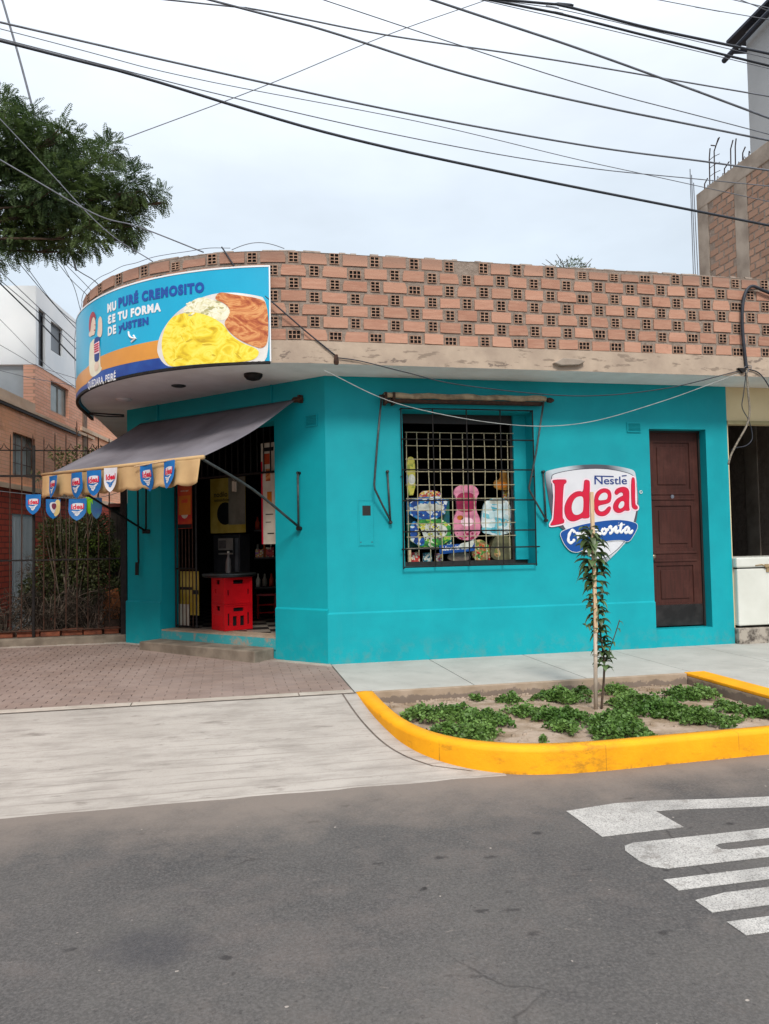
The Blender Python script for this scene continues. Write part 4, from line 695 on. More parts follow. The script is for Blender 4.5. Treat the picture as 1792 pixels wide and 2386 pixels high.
# ---- goods in the window (all stand on the inner sill shelf)
ws = thing('window_shelf', (1.7, .45, 1.16), 'pale narrow display shelf inside the barred window', 'shelf')
m = MB(); m.box(1.05, 1.47, .36, .6, 1.315, 1.335); m.build('board', PAPER, ws); m = MB(); m.box(1.05, 2.55, .33, .75, 1.13, 1.15); m.build('lower_board', BLACKP, ws)
for x in (1.06, 2.50): m = MB(); m.box(x, x+.04, .34, .37, 1.15, 1.45 if x > 2 else 1.315); m.build('post', STAKE, ws)
FW = frame((0, .4, 0), (1, 0, 0), (0, 0, 1), (0, -1, 0))
def pack(name, pts, mt_, label, cat, prints, d=.05, n=0, it=1):
    t_ = thing(name, FW(sum(p[0] for p in pts)/len(pts), min(p[1] for p in pts), n), label, cat); q = MB(); P_ = chaikin(pts, it); q.prism(FW, P_, n-d, n); q.build('pack', mt_, t_, bevel=.006)
    for nm, pp, m2 in prints:
        q = MB()
        if nm == 'lettering': lay(q, fit(text(pp[0], .03), *pp[1:5], tilt=pp[5]), FW, n+.004)
        elif nm == 'spots':
            x0, x1, z0, z1, cnt = pp
            for _ in range(cnt):
                cx_, cz_, r_ = random.uniform(x0, x1), random.uniform(z0, z1), random.uniform(.008, .02); q.prism(FW, [(cx_+r_*math.cos(k*1.047+r_*90), cz_+r_*math.sin(k*1.047+r_*90)) for k in range(6)], n+.0012, n+.002+random.random()*.001)
        else: q.prism(FW, chaikin(pp, 2), n+.0004, n+.0012)
        q.build(nm if nm in ('lettering',) else 'print', m2, t_)
    return t_
P = pm
def pk(n, *c, sc_=26): return tones(n, sc_, [(i/len(c), x) for i, x in enumerate(c)], vor=1, stretch=(1, 1, 1.25), r=.4)
BX = pk('pack_blue', '#1c4f9e', '#1a4690', '#16387a', '#1c4f9e', '#c9d2d8', '#2c7fb5', sc_=22); GR = pk('pack_green', '#2e7d34', '#3f8f38', '#8fb83f', '#25692e', '#d8dcc0', '#2e7d34', sc_=22); PK = pm('pack_pink', '#dd8ea6', '#cc7893', 9, .5, .2, 60); PKD = pm('pack_magenta', '#a5234f', '#8d1c41', 6, .35); CYP = pk('pack_cyan', '#58b3c6', '#d4e4e6', '#c3dde0', '#79c3d0', '#e4ecec', sc_=14); OL = pm('pack_olive', '#6d6a4a', '#514e38', 7, .6, .4, 30); TANP = pk('pack_tan', '#b78f5c', '#a87f4e', '#8f6a44', '#c9a56e', '#6e7a3a', sc_=30); YL = pk('pack_yellow', '#b7b04a', '#c7bf52', '#8f9a3a', '#b7b04a', sc_=18); MIXC = pk('pack_mixed', '#c9b45a', '#b2463c', '#d9d2b4', '#8f5a9c', '#c98f2e', sc_=45); GOLD = pm('pack_gold', '#a9772a', '#83581c', 6, .5); TEA = pk('pack_teal_print', '#1d7a86', '#3aa0a8', '#d0d8d4', '#155a70', sc_=24); REDK = pk('pack_red_print', '#b3262e', '#8f1d28', '#d8c7a8', '#c4453a', sc_=28)
SPW = pm('print_white', '#d5d6cc', '#b4b8ae', 20, .5)
pack('blue_board', [(1.09, 1.34), (1.66, 1.34), (1.66, 1.96), (1.09, 1.98)], pm('board_blue', '#1b5d8f', '#23703f', 5, .5), 'blue and green printed board behind the packs in the left of the window', 'board', [], d=.01, n=-.1, it=0)
pack('detergent_box', [(1.10, 1.69), (1.55, 1.69), (1.62, 1.99), (1.10, 1.97)], BX, 'blue printed detergent box at the left of the barred window', 'box', [('a', [(1.2, 1.8), (1.55, 1.80), (1.56, 1.88), (1.2, 1.9)], SPW), ('spots', (1.22, 1.56, 1.74, 1.90, 26), SPW)], n=.02)
pack('snack_packs', [(1.23, 1.92), (1.52, 1.92), (1.54, 2.04), (1.4, 2.07), (1.25, 2.05)], MIXC, 'small multicoloured packet peeking above the blue detergent box', 'packet', [('spots', (1.25, 1.51, 1.94, 2.03, 16), REDP)], n=-.02)
pack('green_pack', [(1.10, 1.345), (1.62, 1.345), (1.64, 1.70), (1.10, 1.69)], GR, 'green printed washing pack on the left of the display shelf', 'packet', [('a', [(1.10, 1.40), (1.32, 1.34), (1.2, 1.68), (1.10, 1.66)], BX), ('a', [(1.18, 1.45), (1.56, 1.45), (1.60, 1.60), (1.4, 1.66), (1.2, 1.6)], SPW), ('spots', (1.2, 1.58, 1.44, 1.64, 34), YL), ('spots', (1.2, 1.58, 1.44, 1.64, 30), MATS['grey_print'])], n=.04)
pack('pink_pouch', [(1.68, 1.42), (2.0, 1.42), (2.03, 1.68), (1.96, 1.80), (1.98, 1.98), (2.02, 2.02), (1.96, 2.13), (1.73, 2.13), (1.66, 2.02), (1.70, 1.98), (1.72, 1.80), (1.65, 1.68)], PK, 'tall pink pouch with a round magenta label in the middle of the window', 'pouch', [('a', [(1.72, 1.78), (1.94, 1.78), (1.97, 1.9), (1.94, 2.03), (1.73, 2.03), (1.70, 1.9)], PKD), ('a', [(1.76, 1.60), (1.92, 1.60), (1.93, 1.70), (1.76, 1.72)], PINKW), ('a', [(1.71, 1.74), (1.79, 1.74), (1.79, 1.68), (1.71, 1.68)], ORP), ('spots', (1.68, 1.99, 1.44, 1.56, 18), PKD)], n=.06, it=2)
pack('cyan_pouch', [(2.03, 1.48), (2.47, 1.48), (2.52, 1.72), (2.44, 1.86), (2.38, 1.96), (2.16, 1.96), (2.06, 1.86)], CYP, 'white and pale cyan pouch at the right of the window', 'pouch', [('a', [(2.05, 1.5), (2.2, 1.5), (2.16, 1.62), (2.04, 1.6)], MATS['pack_cyan']), ('spots', (2.28, 2.46, 1.5, 1.66, 22), SPW), ('a', [(2.14, 1.88), (2.38, 1.88), (2.36, 1.95), (2.18, 1.95)], SPW)], n=.03, it=2)
pack('olive_sack', [(2.13, 1.15), (2.50, 1.15), (2.49, 1.40), (2.35, 1.50), (2.2, 1.46)], OL, 'olive brown sack slumped at the lower right of the window', 'sack', [('a', [(2.2, 1.2), (2.3, 1.2), (2.28, 1.3), (2.22, 1.32)], TANP)], d=.15, n=.02, it=2)
pack('tan_pouch', [(1.9, 1.155), (2.14, 1.155), (2.14, 1.36), (2.02, 1.44), (1.9, 1.4)], TANP, 'tan patterned pouch low between the banner and the olive sack', 'pouch', [('spots', (1.93, 2.12, 1.18, 1.36, 20), GR), ('spots', (1.93, 2.12, 1.18, 1.36, 14), REDP)], n=.05, it=2)
pack('grey_sack', [(1.58, 1.155), (1.90, 1.155), (1.88, 1.28), (1.60, 1.27)], pm('pack_grey', '#7d7068', '#64594f', 8, .6, .4, 40), 'brownish grey sack under the blue and white banner', 'sack', [], n=.02, it=2)
pack('brand_strip', [(1.46, 1.25), (1.93, 1.285), (1.93, 1.385), (1.46, 1.365)], BLUE, 'little blue and white shelf strip with white lettering in the window', 'sign', [('b', [(1.72, 1.30), (1.9, 1.32), (1.93, 1.45), (1.86, 1.40), (1.72, 1.385)], SPW), ('lettering', ('idewriti', 1.50, 1.72, 1.295, 1.35, .012), WHITE)], d=.01, n=.09, it=0)
pack('yellow_sachet', [(1.065, 2.0), (1.18, 2.0), (1.19, 2.42), (1.15, 2.50), (1.075, 2.47)], YL, 'yellow sachet strip hanging at the left edge of the window', 'sachet', [('a', [(1.09, 2.14), (1.18, 2.14), (1.18, 2.26), (1.10, 2.27)], SPW), ('a', [(1.066, 2.12), (1.09, 2.12), (1.09, 2.27), (1.066, 2.27)], BX)], d=.02, n=.02)
pack('golden_pack', [(2.27, 2.08), (2.5, 2.06), (2.5, 2.2), (2.44, 2.34), (2.36, 2.34), (2.36, 2.2), (2.27, 2.2)], GOLD, 'amber packet hanging at the right side of the window', 'packet', [('a', [(2.3, 2.1), (2.46, 2.1), (2.46, 2.18), (2.3, 2.18)], ORP)], d=.03, n=-.1)

# more stock: packets on the window shelves and in the doorway
for i, (x, z, w_, hh_, mt_, n_) in enumerate(((1.56, 1.345, .09, .16, TEA, .0), (1.28, 1.69, .0, .0, None, 0), (2.06, 1.155, .10, .2, REDK, .0), (2.28, 1.155, .09, .18, TEA, -.03), (1.12, 1.155, .12, .13, REDK, -.05), (1.28, 1.155, .12, .12, TEA, -.05), (1.44, 1.155, .10, .11, MIXC, -.05), (2.41, 1.90, .10, .17, MIXC, -.15))):
    if mt_: pack('packet', [(x, z), (x+w_, z), (x+w_*.97, z+hh_), (x+w_*.05, z+hh_*.98)], mt_, ['teal printed packet beside the green washing pack', '', 'red printed packet half hidden behind the tan pouch', 'teal packet half hidden behind the olive sack', 'red packet low at the left under the display shelf', 'teal packet under the display shelf next to the red one', 'multicoloured packet under the shelf left of the brand strip', 'mixed colour packet hanging above the cyan pouch'][i], 'packet', [('spots', (x+.02, x+w_-.02, z+.02, z+hh_*.8, 5), SPW)], d=.05, n=n_, it=0)
cab = thing('drinks_cooler', CH(2.55, .28, -1.25), 'dark drinks cooler with a grey side standing deep in the doorway below the yellow poster', 'cooler')
m = MB(); m.fbox(CH, 2.50, 3.05, .28, 1.58, -1.34, -1.12); m.build('cabinet', pm('cooler_grey', '#3d3d40', '#2d2d30', 4, .4), cab, bevel=.01); m = MB(); m.fbox(CH, 2.52, 2.58, .4, 1.52, -1.119, -1.10); m.build('door_edge', pm('cooler_edge', '#77777a', '#5d5d60', 4, .35), cab)
hp = thing('hanging_packets', CHr(-1.98, 2.3, -.5), 'pair of small white packets hanging on a string in the doorway', 'packet'); m = MB(); m.fbox(CHr, -2.02, -1.985, 2.16, 2.30, -.5, -.49); m.build('packet', PAPER, hp); m = MB(); m.fbox(CHr, -1.975, -1.94, 2.15, 2.29, -.5, -.49); m.build('packet', PAPER, hp); m = MB(); m.tube([CHr(-1.98, 2.30, -.5), CHr(-1.98, 2.36, -.45)], .003, 4); m.build('string', PAPER, hp)
for i in range(5):
    m = MB(); x = -.74+.16*i; m.box(x, x+.12, 2.8, 3.0, 1.012-.237+.0, 1.012-.237+.001) if False else m.box(x, x+.12, 2.77, 2.80, 1.225, 1.225+.12+.03*(i % 3)); tag(m.build('carton', (MIXC, REDK, TEA, YL, PAPER)[i], bevel=.004), ['mixed colour', 'red', 'teal', 'yellow', 'plain pale'][i]+' small carton at the front of the middle shelf in the doorway', 'carton')

for i in range(4):
    sx_ = -1.95+.16*i; hs_ = thing('hanging_sachets', CHr(sx_, 2.0, -1.3), ['leftmost', 'second', 'third', 'rightmost'][i]+' of four dim sachet strips hanging between the yellow poster and the price list', 'sachets', 'sachet strips in the doorway')
    for k in range(5): m = MB(); m.fbox(CHr, sx_-.05, sx_+.05, 2.3-.13*k-.115, 2.3-.13*k, -1.3, -1.285+.004*(k % 2)); m.build('sachet', (MIXC, TEA, YL, REDK)[i], hs_, bevel=.004)
for i, (sx_, z_, w_, hh_, n_) in enumerate(((-1.62, .28, .34, .42, -1.5), (-1.58, .71, .26, .3, -1.5), (-1.25, .28, .16, .5, -.75))):
    m = MB(); m.fbox(CHr, sx_, sx_+w_, z_, z_+hh_, n_-.25, n_); m.fbox(CHr, sx_+w_*.4, sx_+w_*.6, z_+.001, z_+hh_+.002, n_+.0005, n_+.003); tag(m.build('carton', pm('brown_carton', '#7d6247', '#65503b', 6, .85) if i == 0 else MATS['brown_carton'], bevel=.005), ['large brown carton on the shop floor behind the red crates', 'smaller brown carton stacked on the large carton behind the crates', 'narrow brown carton inside the right edge of the doorway'][i], 'carton')
# ============================================================ SIGNS
BK = 2.9/2.97
BF = lambda u, z, n=0: RIM(u*BK, z, .058+n)
bb = thing('billboard', RIM(-1.4, 3.4, .05), 'curved printed billboard of a plate of yellow mash and meat wrapped round the brick parapet', 'billboard')
def strip(mb, us_, zlo, zhi, n0, n1=None):
    for a, b in zip(us_, us_[1:]):
        mb.quad(BF(a, zlo(a), n0), BF(b, zlo(b), n0), BF(b, zhi(b), n0), BF(a, zhi(a), n0))
        if n1 is not None:
            mb.quad(BF(a, zhi(a), n0), BF(b, zhi(b), n0), BF(b, zhi(b), n1), BF(a, zhi(a), n1)); mb.quad(BF(a, zlo(a), n0), BF(b, zlo(b), n0), BF(b, zlo(b), n1), BF(a, zlo(a), n1))
            mb.quad(BF(a, zlo(a), n1), BF(b, zlo(b), n1), BF(b, zhi(b), n1), BF(a, zhi(a), n1))
UB = [-5.6+(5.6-.475)*i/80 for i in range(81)]
zl = lambda u: 3.41-.03*min(1, max(0, (-u-.5)/2.6)); zh = lambda u: 4.462-.04*min(1, max(0, (-u-.5)/2.6))
m = MB(); strip(m, UB, zl, zh, 0, -.03); m.quad(BF(-.475, 3.41, 0), BF(-.475, 3.41, -.03), BF(-.475, 4.46, -.03), BF(-.475, 4.46, 0)); m.build('panel', BBLUE, bb)
m = MB(); strip(m, UB, lambda u: zl(u)-.028, lambda u: zl(u)-.0005, .004, -.03); m.build('lower_rail', BLKM, bb)
m = MB(); strip(m, UB, lambda u: zh(u)-.012, lambda u: zh(u)+.006, .005, -.02); m.tube([BF(-.47, 3.405, .0), BF(-.47, 4.466, .0)], .011, 4); m.build('edge_trim', WHITE, bb)
D = BB; D2 = BB2; SL = .07
def bprint(name, loops, mt_, n, it=2, parent=bb):
    q = MB(); lay(q, fill([chaikin(l, it) for l in loops]), BF, n, slc=SL); return q.build(name, mt_, parent)
zo1 = [(-5.6, 3.60), (-3.29, 3.635), (-2.83, 3.697), (-2.34, 3.716), (-1.6, 3.73)]; zo0 = [(-5.6, 3.42), (-3.27, 3.44), (-3.07, 3.48), (-2.8, 3.524), (-1.6, 3.524)]
bprint('orange_band', [zo0+zo1[::-1]], BORANGE, .002, 0)
q = MB(); lay(q, fill([[(-5.6, zl(-5.6)+.002), (-3.1, zl(-3.1)+.002), (-1.45, zl(-1.45)+.002), (-1.45, 3.52), (-2.8, 3.522), (-3.07, 3.478), (-3.27, 3.438), (-5.6, 3.418)]]), BF, .003, slc=SL); q.build('navy_band', BNAVY, bb)
clip = lambda L: [(min(x, -.486), max(z, 3.404)) for x, z in L]
bprint('plate', [clip(D['plate'])], PLATE, .004); bprint('mashed_potato', [clip(D['yel'])], PUREE, .0065)
bprint('rice', [clip(D['rice'])], RICE, .0055); bprint('meat', [clip(D['meat'])], MEAT, .008)
m = MB()                                                             # printed folds of the mash: small raised marks in two tones
for i in range(26):
    u_ = random.uniform(-1.66, -.75); z_ = random.uniform(3.47, 3.90)
    if z_ > 3.93+(u_+1.4)*-.35 and u_ > -1.3: continue
    if u_ > -1.0 and z_ > 3.55: continue
    L_ = random.uniform(.03, .08); a_ = random.uniform(-1.2, .4)
    lay(m, fill([chaikin([(u_-L_*math.cos(a_), z_-L_*math.sin(a_)), (u_, z_+.016), (u_+L_*math.cos(a_), z_+L_*math.sin(a_)), (u_+.006, z_-.012)], 2)]), BF, .0072+i*.00002, mi=i % 2)
m.build('mash_fold', [pm('puree_fold', '#d3b122', '#c7a31c', 9, .4), pm('puree_glint', '#f2e052', '#ecd846', 9, .4)], bb)
m = MB()
for i in range(24):
    u_ = random.uniform(-1.42, -.98); z_ = random.uniform(3.95, 4.11); L_ = random.uniform(.02, .045); a_ = random.uniform(-1, 1)
    lay(m, fill([chaikin([(u_-L_, z_-L_*a_*.3), (u_, z_+.016), (u_+L_, z_+L_*a_*.3), (u_, z_-.012)], 2)]), BF, .0068+i*.00002, mi=i % 2)
m.build('rice_grain', [pm('rice_light', '#efeacb', '#e6dfb6', 9, .4), pm('rice_shade', '#b9b27e', '#a8a16e', 9, .4)], bb)
def btext(body, u0, u1, z0, z1, mt_, tilt=0, bold=.035):
    q = MB(); lay(q, fit(text(body, bold, 0, 1+bold*3.2), u0, u1, z0, z1, tilt=tilt), BF, .0045, slc=.05); return q.build('lettering', mt_, bb)
btext('MU', -2.66, -2.475, 4.185, 4.295, WHITE, .0, .06); btext('PUR\u00c9 CREMOSITO', -2.435, -1.205, 4.196, 4.345, BTXT, 0, .065)
q = MB(); bm = text('3', .05)
for v in bm.verts: v.co.x = -v.co.x
lay(q, fit(bm, -2.646, -2.57, 4.043, 4.150), BF, .006); q.build('lettering', WHITE, bb); btext('E TU FORMA', -2.555, -1.755, 4.046, 4.150, WHITE, 0, .06)
btext('DE', -2.65, -2.48, 3.908, 4.014, WHITE, 0, .05); btext('yUSTEN', -2.437, -1.935, 3.895, 4.012, BTXT, 0, .065)
btext('QUEDARA, PEIR\u00c9', -3.20, -2.49, 3.345, 3.475, WHITE, .0, .02)
m = MB(); A1 = [BF(u, z, .006) for u, z in chaikin(D2['arrow'], 2, False)]; m.tube(A1, .011, 6); m.tube([BF(u, z, .006) for u, z in D2['arrow2']], .011, 6); m.build('arrow', WHITE, bb)
# printed figure holding a tin
bprint('figure', [D2['body']], BLOUSE, .0045); bprint('hand', [D2['hand']], SKIN, .005); bprint('face', [D2['face']], SKIN, .0055); bprint('hair', [D2['hair']], HAIR, .0065)
bprint('tin', [D2['can']], INK, .0075, 1); bprint('tin_label', [D2['canlabel']], PINKW, .0085, 0); bprint('tin_foot', [D2['can2']], SKIN, .0075, 1)
m = MB()
for i in range(4): m.tube([BF(-2.975, 3.775+.028*i, .009), BF(-2.86, 3.78+.028*i, .009)], .008, 5)
m.tube([BF(-2.97, 4.11, .006), BF(-2.955, 4.107, .006)], .006, 5); m.tube([BF(-2.985, 4.045, .006), BF(-2.962, 4.05, .006)], .005, 5); m.build('print_detail', RED, bb)

sg = thing('wall_sign', FR(3.4, 1.7, 0), 'large shield-shaped milk sign with red lettering on the turquoise wall beside the door', 'sign')
SF = lambda x, z, n=0: V((x, -.004-n, z))
def sign(name, loops, mt_, n, off=0, it=2, d=0):
    q = MB(); LL = [chaikin(l, it) for l in loops]
    if d: q.prism(SF, LL[0], n-d, n)
    else: lay(q, fill(LL, off), SF, n)
    return q.build(name, mt_, sg)
H_ = SHIELD
sign('silver_rim', [H_['chrome']], CHROME, .008, d=.008, it=2); sign('rim_line', [H_['white']], DARK, .0095, .008); sign('shield', [H_['white']], pm('shield_white', '#d9d9dd', '#cdcdd2', 2, .4), .011)
L_ = [('I', [H_['I']]), ('d', [H_['d'], H_['dh']]), ('e', [H_['e'], H_['eh']]), ('a', [H_['a'], H_['ah']]), ('l', [H_['l']])]
for i, (k, lp) in enumerate(L_):
    sign('letter_edge', [lp[0]], PINKW, .0125+i*.0002, .022); 
    for x in lp[1:]: pass
    sign('letter_line', [lp[0]], DARK, .0145+i*.0002, .004)
    if len(lp) > 1: sign('letter_gap', [lp[1]], MATS['shield_white'], .0185+i*.0002)
    sign('letter', lp, RED, .0165+i*.0002)
sign('ribbon_edge', [H_['rib']], WHITE, .0205, .006); sign('ribbon', [H_['rib']], BLUE, .022, 0)
m = MB()
for i, k in enumerate(SCRIPT):
    pts = spline([SF(x, z, .0225) for x, z in k], 5); rr = [.0185+.003*math.sin(j*.9) for j in range(len(pts))]; rr[0] = rr[-1] = .008
    m.tube(pts, rr, 10, flat=(V((0, 1, 0)), .12+.01*i))
m.build('script_lettering', WHITE, sg, True)
m = MB(); N7 = NESTLE; lay(m, fit(text('Nestle', .012), N7[0][0], N7[1][0], N7[0][1], N7[2][1]-.008), SF, .0135)
for a, b in ((2, 4), (5, 6)):
    p, q_ = N7[a], N7[b]; m.prism(SF, [(p[0], p[1]-.008), (q_[0], q_[1]-.008), (q_[0], q_[1]+.006), (p[0], p[1]+.006)], .0138, .0145)
m.build('small_lettering', INK, sg)
m = MB(); x_, z_ = REGM; m.tube([SF(x_+.019*math.cos(t*.3491), z_+.019*math.sin(t*.3491), .006) for t in range(19)], .0035, 5); lay(m, fit(text('R', 0), x_-.008, x_+.008, z_-.01, z_+.01), SF, .004); m.build('registered_mark', WHITE, sg)

# ============================================================ AWNINGS AND PENNANTS
aw = thing('awning', CH(1.85, 3.15, 0), 'grey lavender canvas awning with a cream scalloped edge rolled out over the shop doorway', 'awning')
S0, S1 = .45, 3.27; NS, ND = 56, 16
def cloth(s, t):
    n = .05+1.49*t; z = 3.165-.835*t-.07*math.sin(math.pi*t)*(1-.35*abs(2*(s-S0)/(S1-S0)-1)) + .012*math.sin(s*6+t*4)*t + .006*math.sin(s*17-t*6)*math.sin(math.pi*t)
    return CH(s+ (.02*math.sin(t*5))*0, z, n)
m = MB(); P = [[cloth(S0+(S1-S0)*i/NS - (0.05*(1-j/ND) if i == 0 else 0), j/ND) for j in range(ND+1)] for i in range(NS+1)]
b = len(m.v); m.v += [tuple(p) for r_ in P for p in r_]
for i in range(NS):
    for j in range(ND): m.f.append([b+i*(ND+1)+j, b+(i+1)*(ND+1)+j, b+(i+1)*(ND+1)+j+1, b+i*(ND+1)+j+1]); m.m.append(0)
cl = m.build('canopy', CANVAS, aw, True); sm = cl.modifiers.new('thick', 'SOLIDIFY'); sm.thickness = .004
m = MB(); per = (S1-S0)/9.6; NV = 150; rows = 7
def val(s, t):
    ph = ((s-S0) / per) % 1; drop = .27+.035*math.sqrt(max(0, 1-(2*ph-1)**2))
    n = 1.545+.018*math.sin(2*math.pi*(s-S0)/per*1.0+1)*t+.03*t*math.sin(s*2.1); return CH(s, 2.345-drop*t, n+.01*t)
P = [[val(S0+(S1-S0)*i/NV, j/rows) for j in range(rows+1)] for i in range(NV+1)]; m.v += [tuple(p) for r_ in P for p in r_]
for i in range(NV):
    for j in range(rows): m.f.append([i*(rows+1)+j, (i+1)*(rows+1)+j, (i+1)*(rows+1)+j+1, i*(rows+1)+j+1]); m.m.append(0)
vl = m.build('valance', CREAM, aw, True); sm = vl.modifiers.new('thick', 'SOLIDIFY'); sm.thickness = .003
m = MB(); m.tube([CH(S0-.03, 2.335, 1.53), CH(S1+.02, 2.335, 1.53)], .024, 10); m.build('front_bar', CREAM, aw, True)
m = MB(); m.tube([CH(.42, 3.15, .03), CH(3.28, 3.15, .03)], .016, 8); m.build('roller', CANVAS, aw, True); m = MB(); m.tube([CH(.30, 3.16, .05), CH(.38, 3.16, .05), CH(.43, 3.16, .05), CH(.46, 3.16, .05)], [.022, .034, .034, .016], 10); m.fbox(CH, .33, .37, 3.12, 3.21, .0005, .06); m.build('roller_bracket', RUST, aw)
def arm(name, p, r_=.014, mt_=GREYM): q = MB(); q.tube(p, r_, 8); return q.build(name, mt_, aw, True)
arm('arm', spline([CH(.46, 2.325, 1.53), CH(.43, 2.04, .8), CH(.40, 1.63, .05)], 4), .016); arm('arm', [CH(3.0, 2.31, 1.53), CH(3.16, 1.64, .06)], .015, BLKM)
arm('rail', [CH(.395, 1.61, .04), CH(.395, 2.28, .04)], .013); arm('rail', [CH(3.16, 1.61, .05), CH(3.16, 2.5, .04)], .013, BLKM)
m = MB(); m.tube([CH(.395, 1.60, .0), CH(.395, 1.60, .06)], .026, 8); m.tube([CH(.395, 2.27, .0), CH(.395, 2.27, .05)], .018, 8); m.tube([CH(3.14, 1.63, .0), CH(3.18, 1.63, .09)], .03, 8); m.build('bracket', BLKM, aw)
ck = arm('crank', [CH(3.31, 2.6, .07), CH(3.31, 1.2, .06), CH(3.33, 1.14, .06)], .014, BLKM); m = MB(); m.tube([CH(3.325, 1.2, .07), CH(3.335, 1.02, .07)], .026, 8); m.build('crank_handle', BLKM, ck)
fa = thing('folded_awning', FR(1.75, 3.16, .08), 'rolled-up weathered awning with folded arms above the barred window', 'awning')
m = MB(); n_ = 26; m.tube([FR(.70+2.06*i/n_, 3.165+.006*math.sin(i*1.1)-.02*i/n_*0, .10) for i in range(n_+1)], [.034+random.uniform(-.004, .005) for _ in range(n_+1)], 10); m.build('roll', ROLLC, fa, True)
m = MB(); m.fbox(FR, .74, 2.72, 3.085, 3.125, .03, .11); m.tube([FR(.64, 3.16, .10), FR(2.86, 3.15, .10)], .014, 8); m.build('front_bar', RUST, fa)
m = MB(); 
for x in (.70, .80): m.fbox(FR, x, x+.03, 3.06, 3.20, .0006, .14)
m.tube([FR(2.78, 3.15, .1), FR(2.82, 3.15, .1), FR(2.84, 3.15, .1), FR(2.87, 3.15, .1)], [.03, .035, .03, .012], 8); m.build('end_bracket', RUST, fa)
for pts in ([(.665, 3.15, .12), (.60, 2.6, .14), (.553, 2.10, .14), (.56, 2.04, .14), (.66, 1.85, .09), (.766, 1.66, .05)], [(2.725, 3.13, .12), (2.60, 2.5, .14), (2.49, 2.05, .14), (2.50, 2.01, .14), (2.62, 1.84, .09), (2.751, 1.645, .05)]):
    m = MB(); m.tube([FR(*p) for p in pts], .0125, 8); m.build('arm', GREYM, fa, True)
for x, x2 in ((.738, .764), (2.733, 2.751)):
    m = MB(); m.tube([FR(x, 2.265, .03), FR(x2, 1.65, .03)], .012, 8); m.tube([FR(x2, 1.65, .0), FR(x2, 1.65, .06)], .02, 8); m.tube([FR(x, 2.26, 0), FR(x, 2.26, .05)], .018, 8); m.build('rail', GREYM, fa, True)

def pennant(F, w_, h_, cloth_, logo, label, word='Ideal', lean=0):
    """shield-shaped paper pennant hung by its top edge; F: right, up, out with the origin at the top centre"""
    t_ = thing('pennant', F(0, 0, 0), label, 'pennant', 'shield pennants round the awning')
    prof = lambda v: 1 if v < .5 else max(.0, math.cos((v-.5)/.5*math.pi/2)**.7)
    bend = lambda x, y: .02*math.sin(3*x/w_+lean)+.04*(y/h_)**2*math.sin(lean*2+1)+.03*(x/w_)*(y/h_)*math.cos(lean*3)
    G = lambda a, b, c=0: F(a, b, c+bend(a, -b)+.004)
    def sheet(k, n, dy=0, hk=1, mt_=cloth_, nm='cloth', parent=t_):
        q = MB(); N1, N2 = 8, 12; P_ = []
        for j in range(N2+1):
            v = j/N2; hw = w_/2*k*prof(v)
            for i in range(N1+1): P_.append(G(-hw+2*hw*i/N1, -dy-h_*hk*v, n))
        q.v += [tuple(p) for p in P_]
        for j in range(N2):
            for i in range(N1): q.f.append([j*(N1+1)+i, j*(N1+1)+i+1, (j+1)*(N1+1)+i+1, (j+1)*(N1+1)+i]); q.m.append(0)
        return q.build(nm, mt_, parent, True)
    sheet(1, 0)
    if logo == 'none': return t_
    if logo == 'split':
        q = MB(); lay(q, fill([chaikin([(.15*w_, -.02*h_), (.49*w_, -.02*h_), (.49*w_, -.52*h_), (.40*w_, -.75*h_), (.1*w_, -.93*h_), (.02*w_, -.6*h_)], 2)]), G, .003, slc=.03); q.build('panel', CREAMP, t_)
        q = MB(); lay(q, fill([chaikin([(-.25*w_, -.15*h_), (.25*w_, -.15*h_), (.2*w_, -.45*h_), (.05*w_, -.8*h_), (-.22*w_, -.5*h_)], 2)]), G, .005, slc=.03); q.build('logo', FLAGW, t_)
        q = MB(); lay(q, fill([chaikin([(-.12*w_, -.22*h_), (.2*w_, -.2*h_), (.22*w_, -.4*h_), (.08*w_, -.56*h_), (-.1*w_, -.45*h_)], 2)]), G, .007, slc=.03); q.build('logo', MARO, t_); return t_
    LM = FLAGW if cloth_ is not FLAGW else FLAGB
    if cloth_ is not FLAGW:
        q = MB(); lay(q, fill([chaikin([(-.36*w_, -.24*h_), (0, -.20*h_), (.36*w_, -.22*h_), (.34*w_, -.50*h_), (-.34*w_, -.52*h_)], 1)]), G, .003, slc=.03); q.build('logo', FLAGW, t_)
    q = MB(); lay(q, fit(text(word, .03), -.34*w_, .36*w_, -.50*h_, -.27*h_, tilt=.01), G, .0055); q.build('lettering', RED, t_)
    q = MB()
    for a, b, k in ((-.60, -.555, .30), (-.66, -.62, .22), (-.76, -.68, .13)):
        lay(q, fill([[(-k*w_, a*h_), (0, a*h_-.012), (k*w_, a*h_+.02), (k*w_, b*h_+.02), (0, b*h_-.012), (-k*w_, b*h_)]]), G, .0035, slc=.03)
    q.build('stripe', LM, t_); return t_
for i, (s_, zt, zb_, w_, c_, lb) in enumerate(((2.95, 2.30, 2.02, .225, FLAGB, 'blue shield pennant at the left end of the cream awning edge'), (2.48, 2.305, 2.0, .22, FLAGB, 'blue shield pennant second from the left on the cream awning edge'), (2.15, 2.31, 2.01, .22, FLAGB, 'blue shield pennant just left of the white one on the awning edge'), (1.85, 2.32, 2.04, .20, FLAGW, 'white shield pennant on the cream awning edge'), (1.24, 2.315, 2.02, .22, FLAGB, 'blue shield pennant right of the white one on the awning edge'), (.86, 2.325, 2.02, .22, FLAGB, 'blue shield pennant nearest the right end of the awning edge'))):
    pennant(frame(CH(s_, zt, 1.60), (q2, -q2, 0), (0, 0, 1), (-q2, -q2, 0)), w_, zt-zb_, c_, 'std', lb, lean=i*1.3)
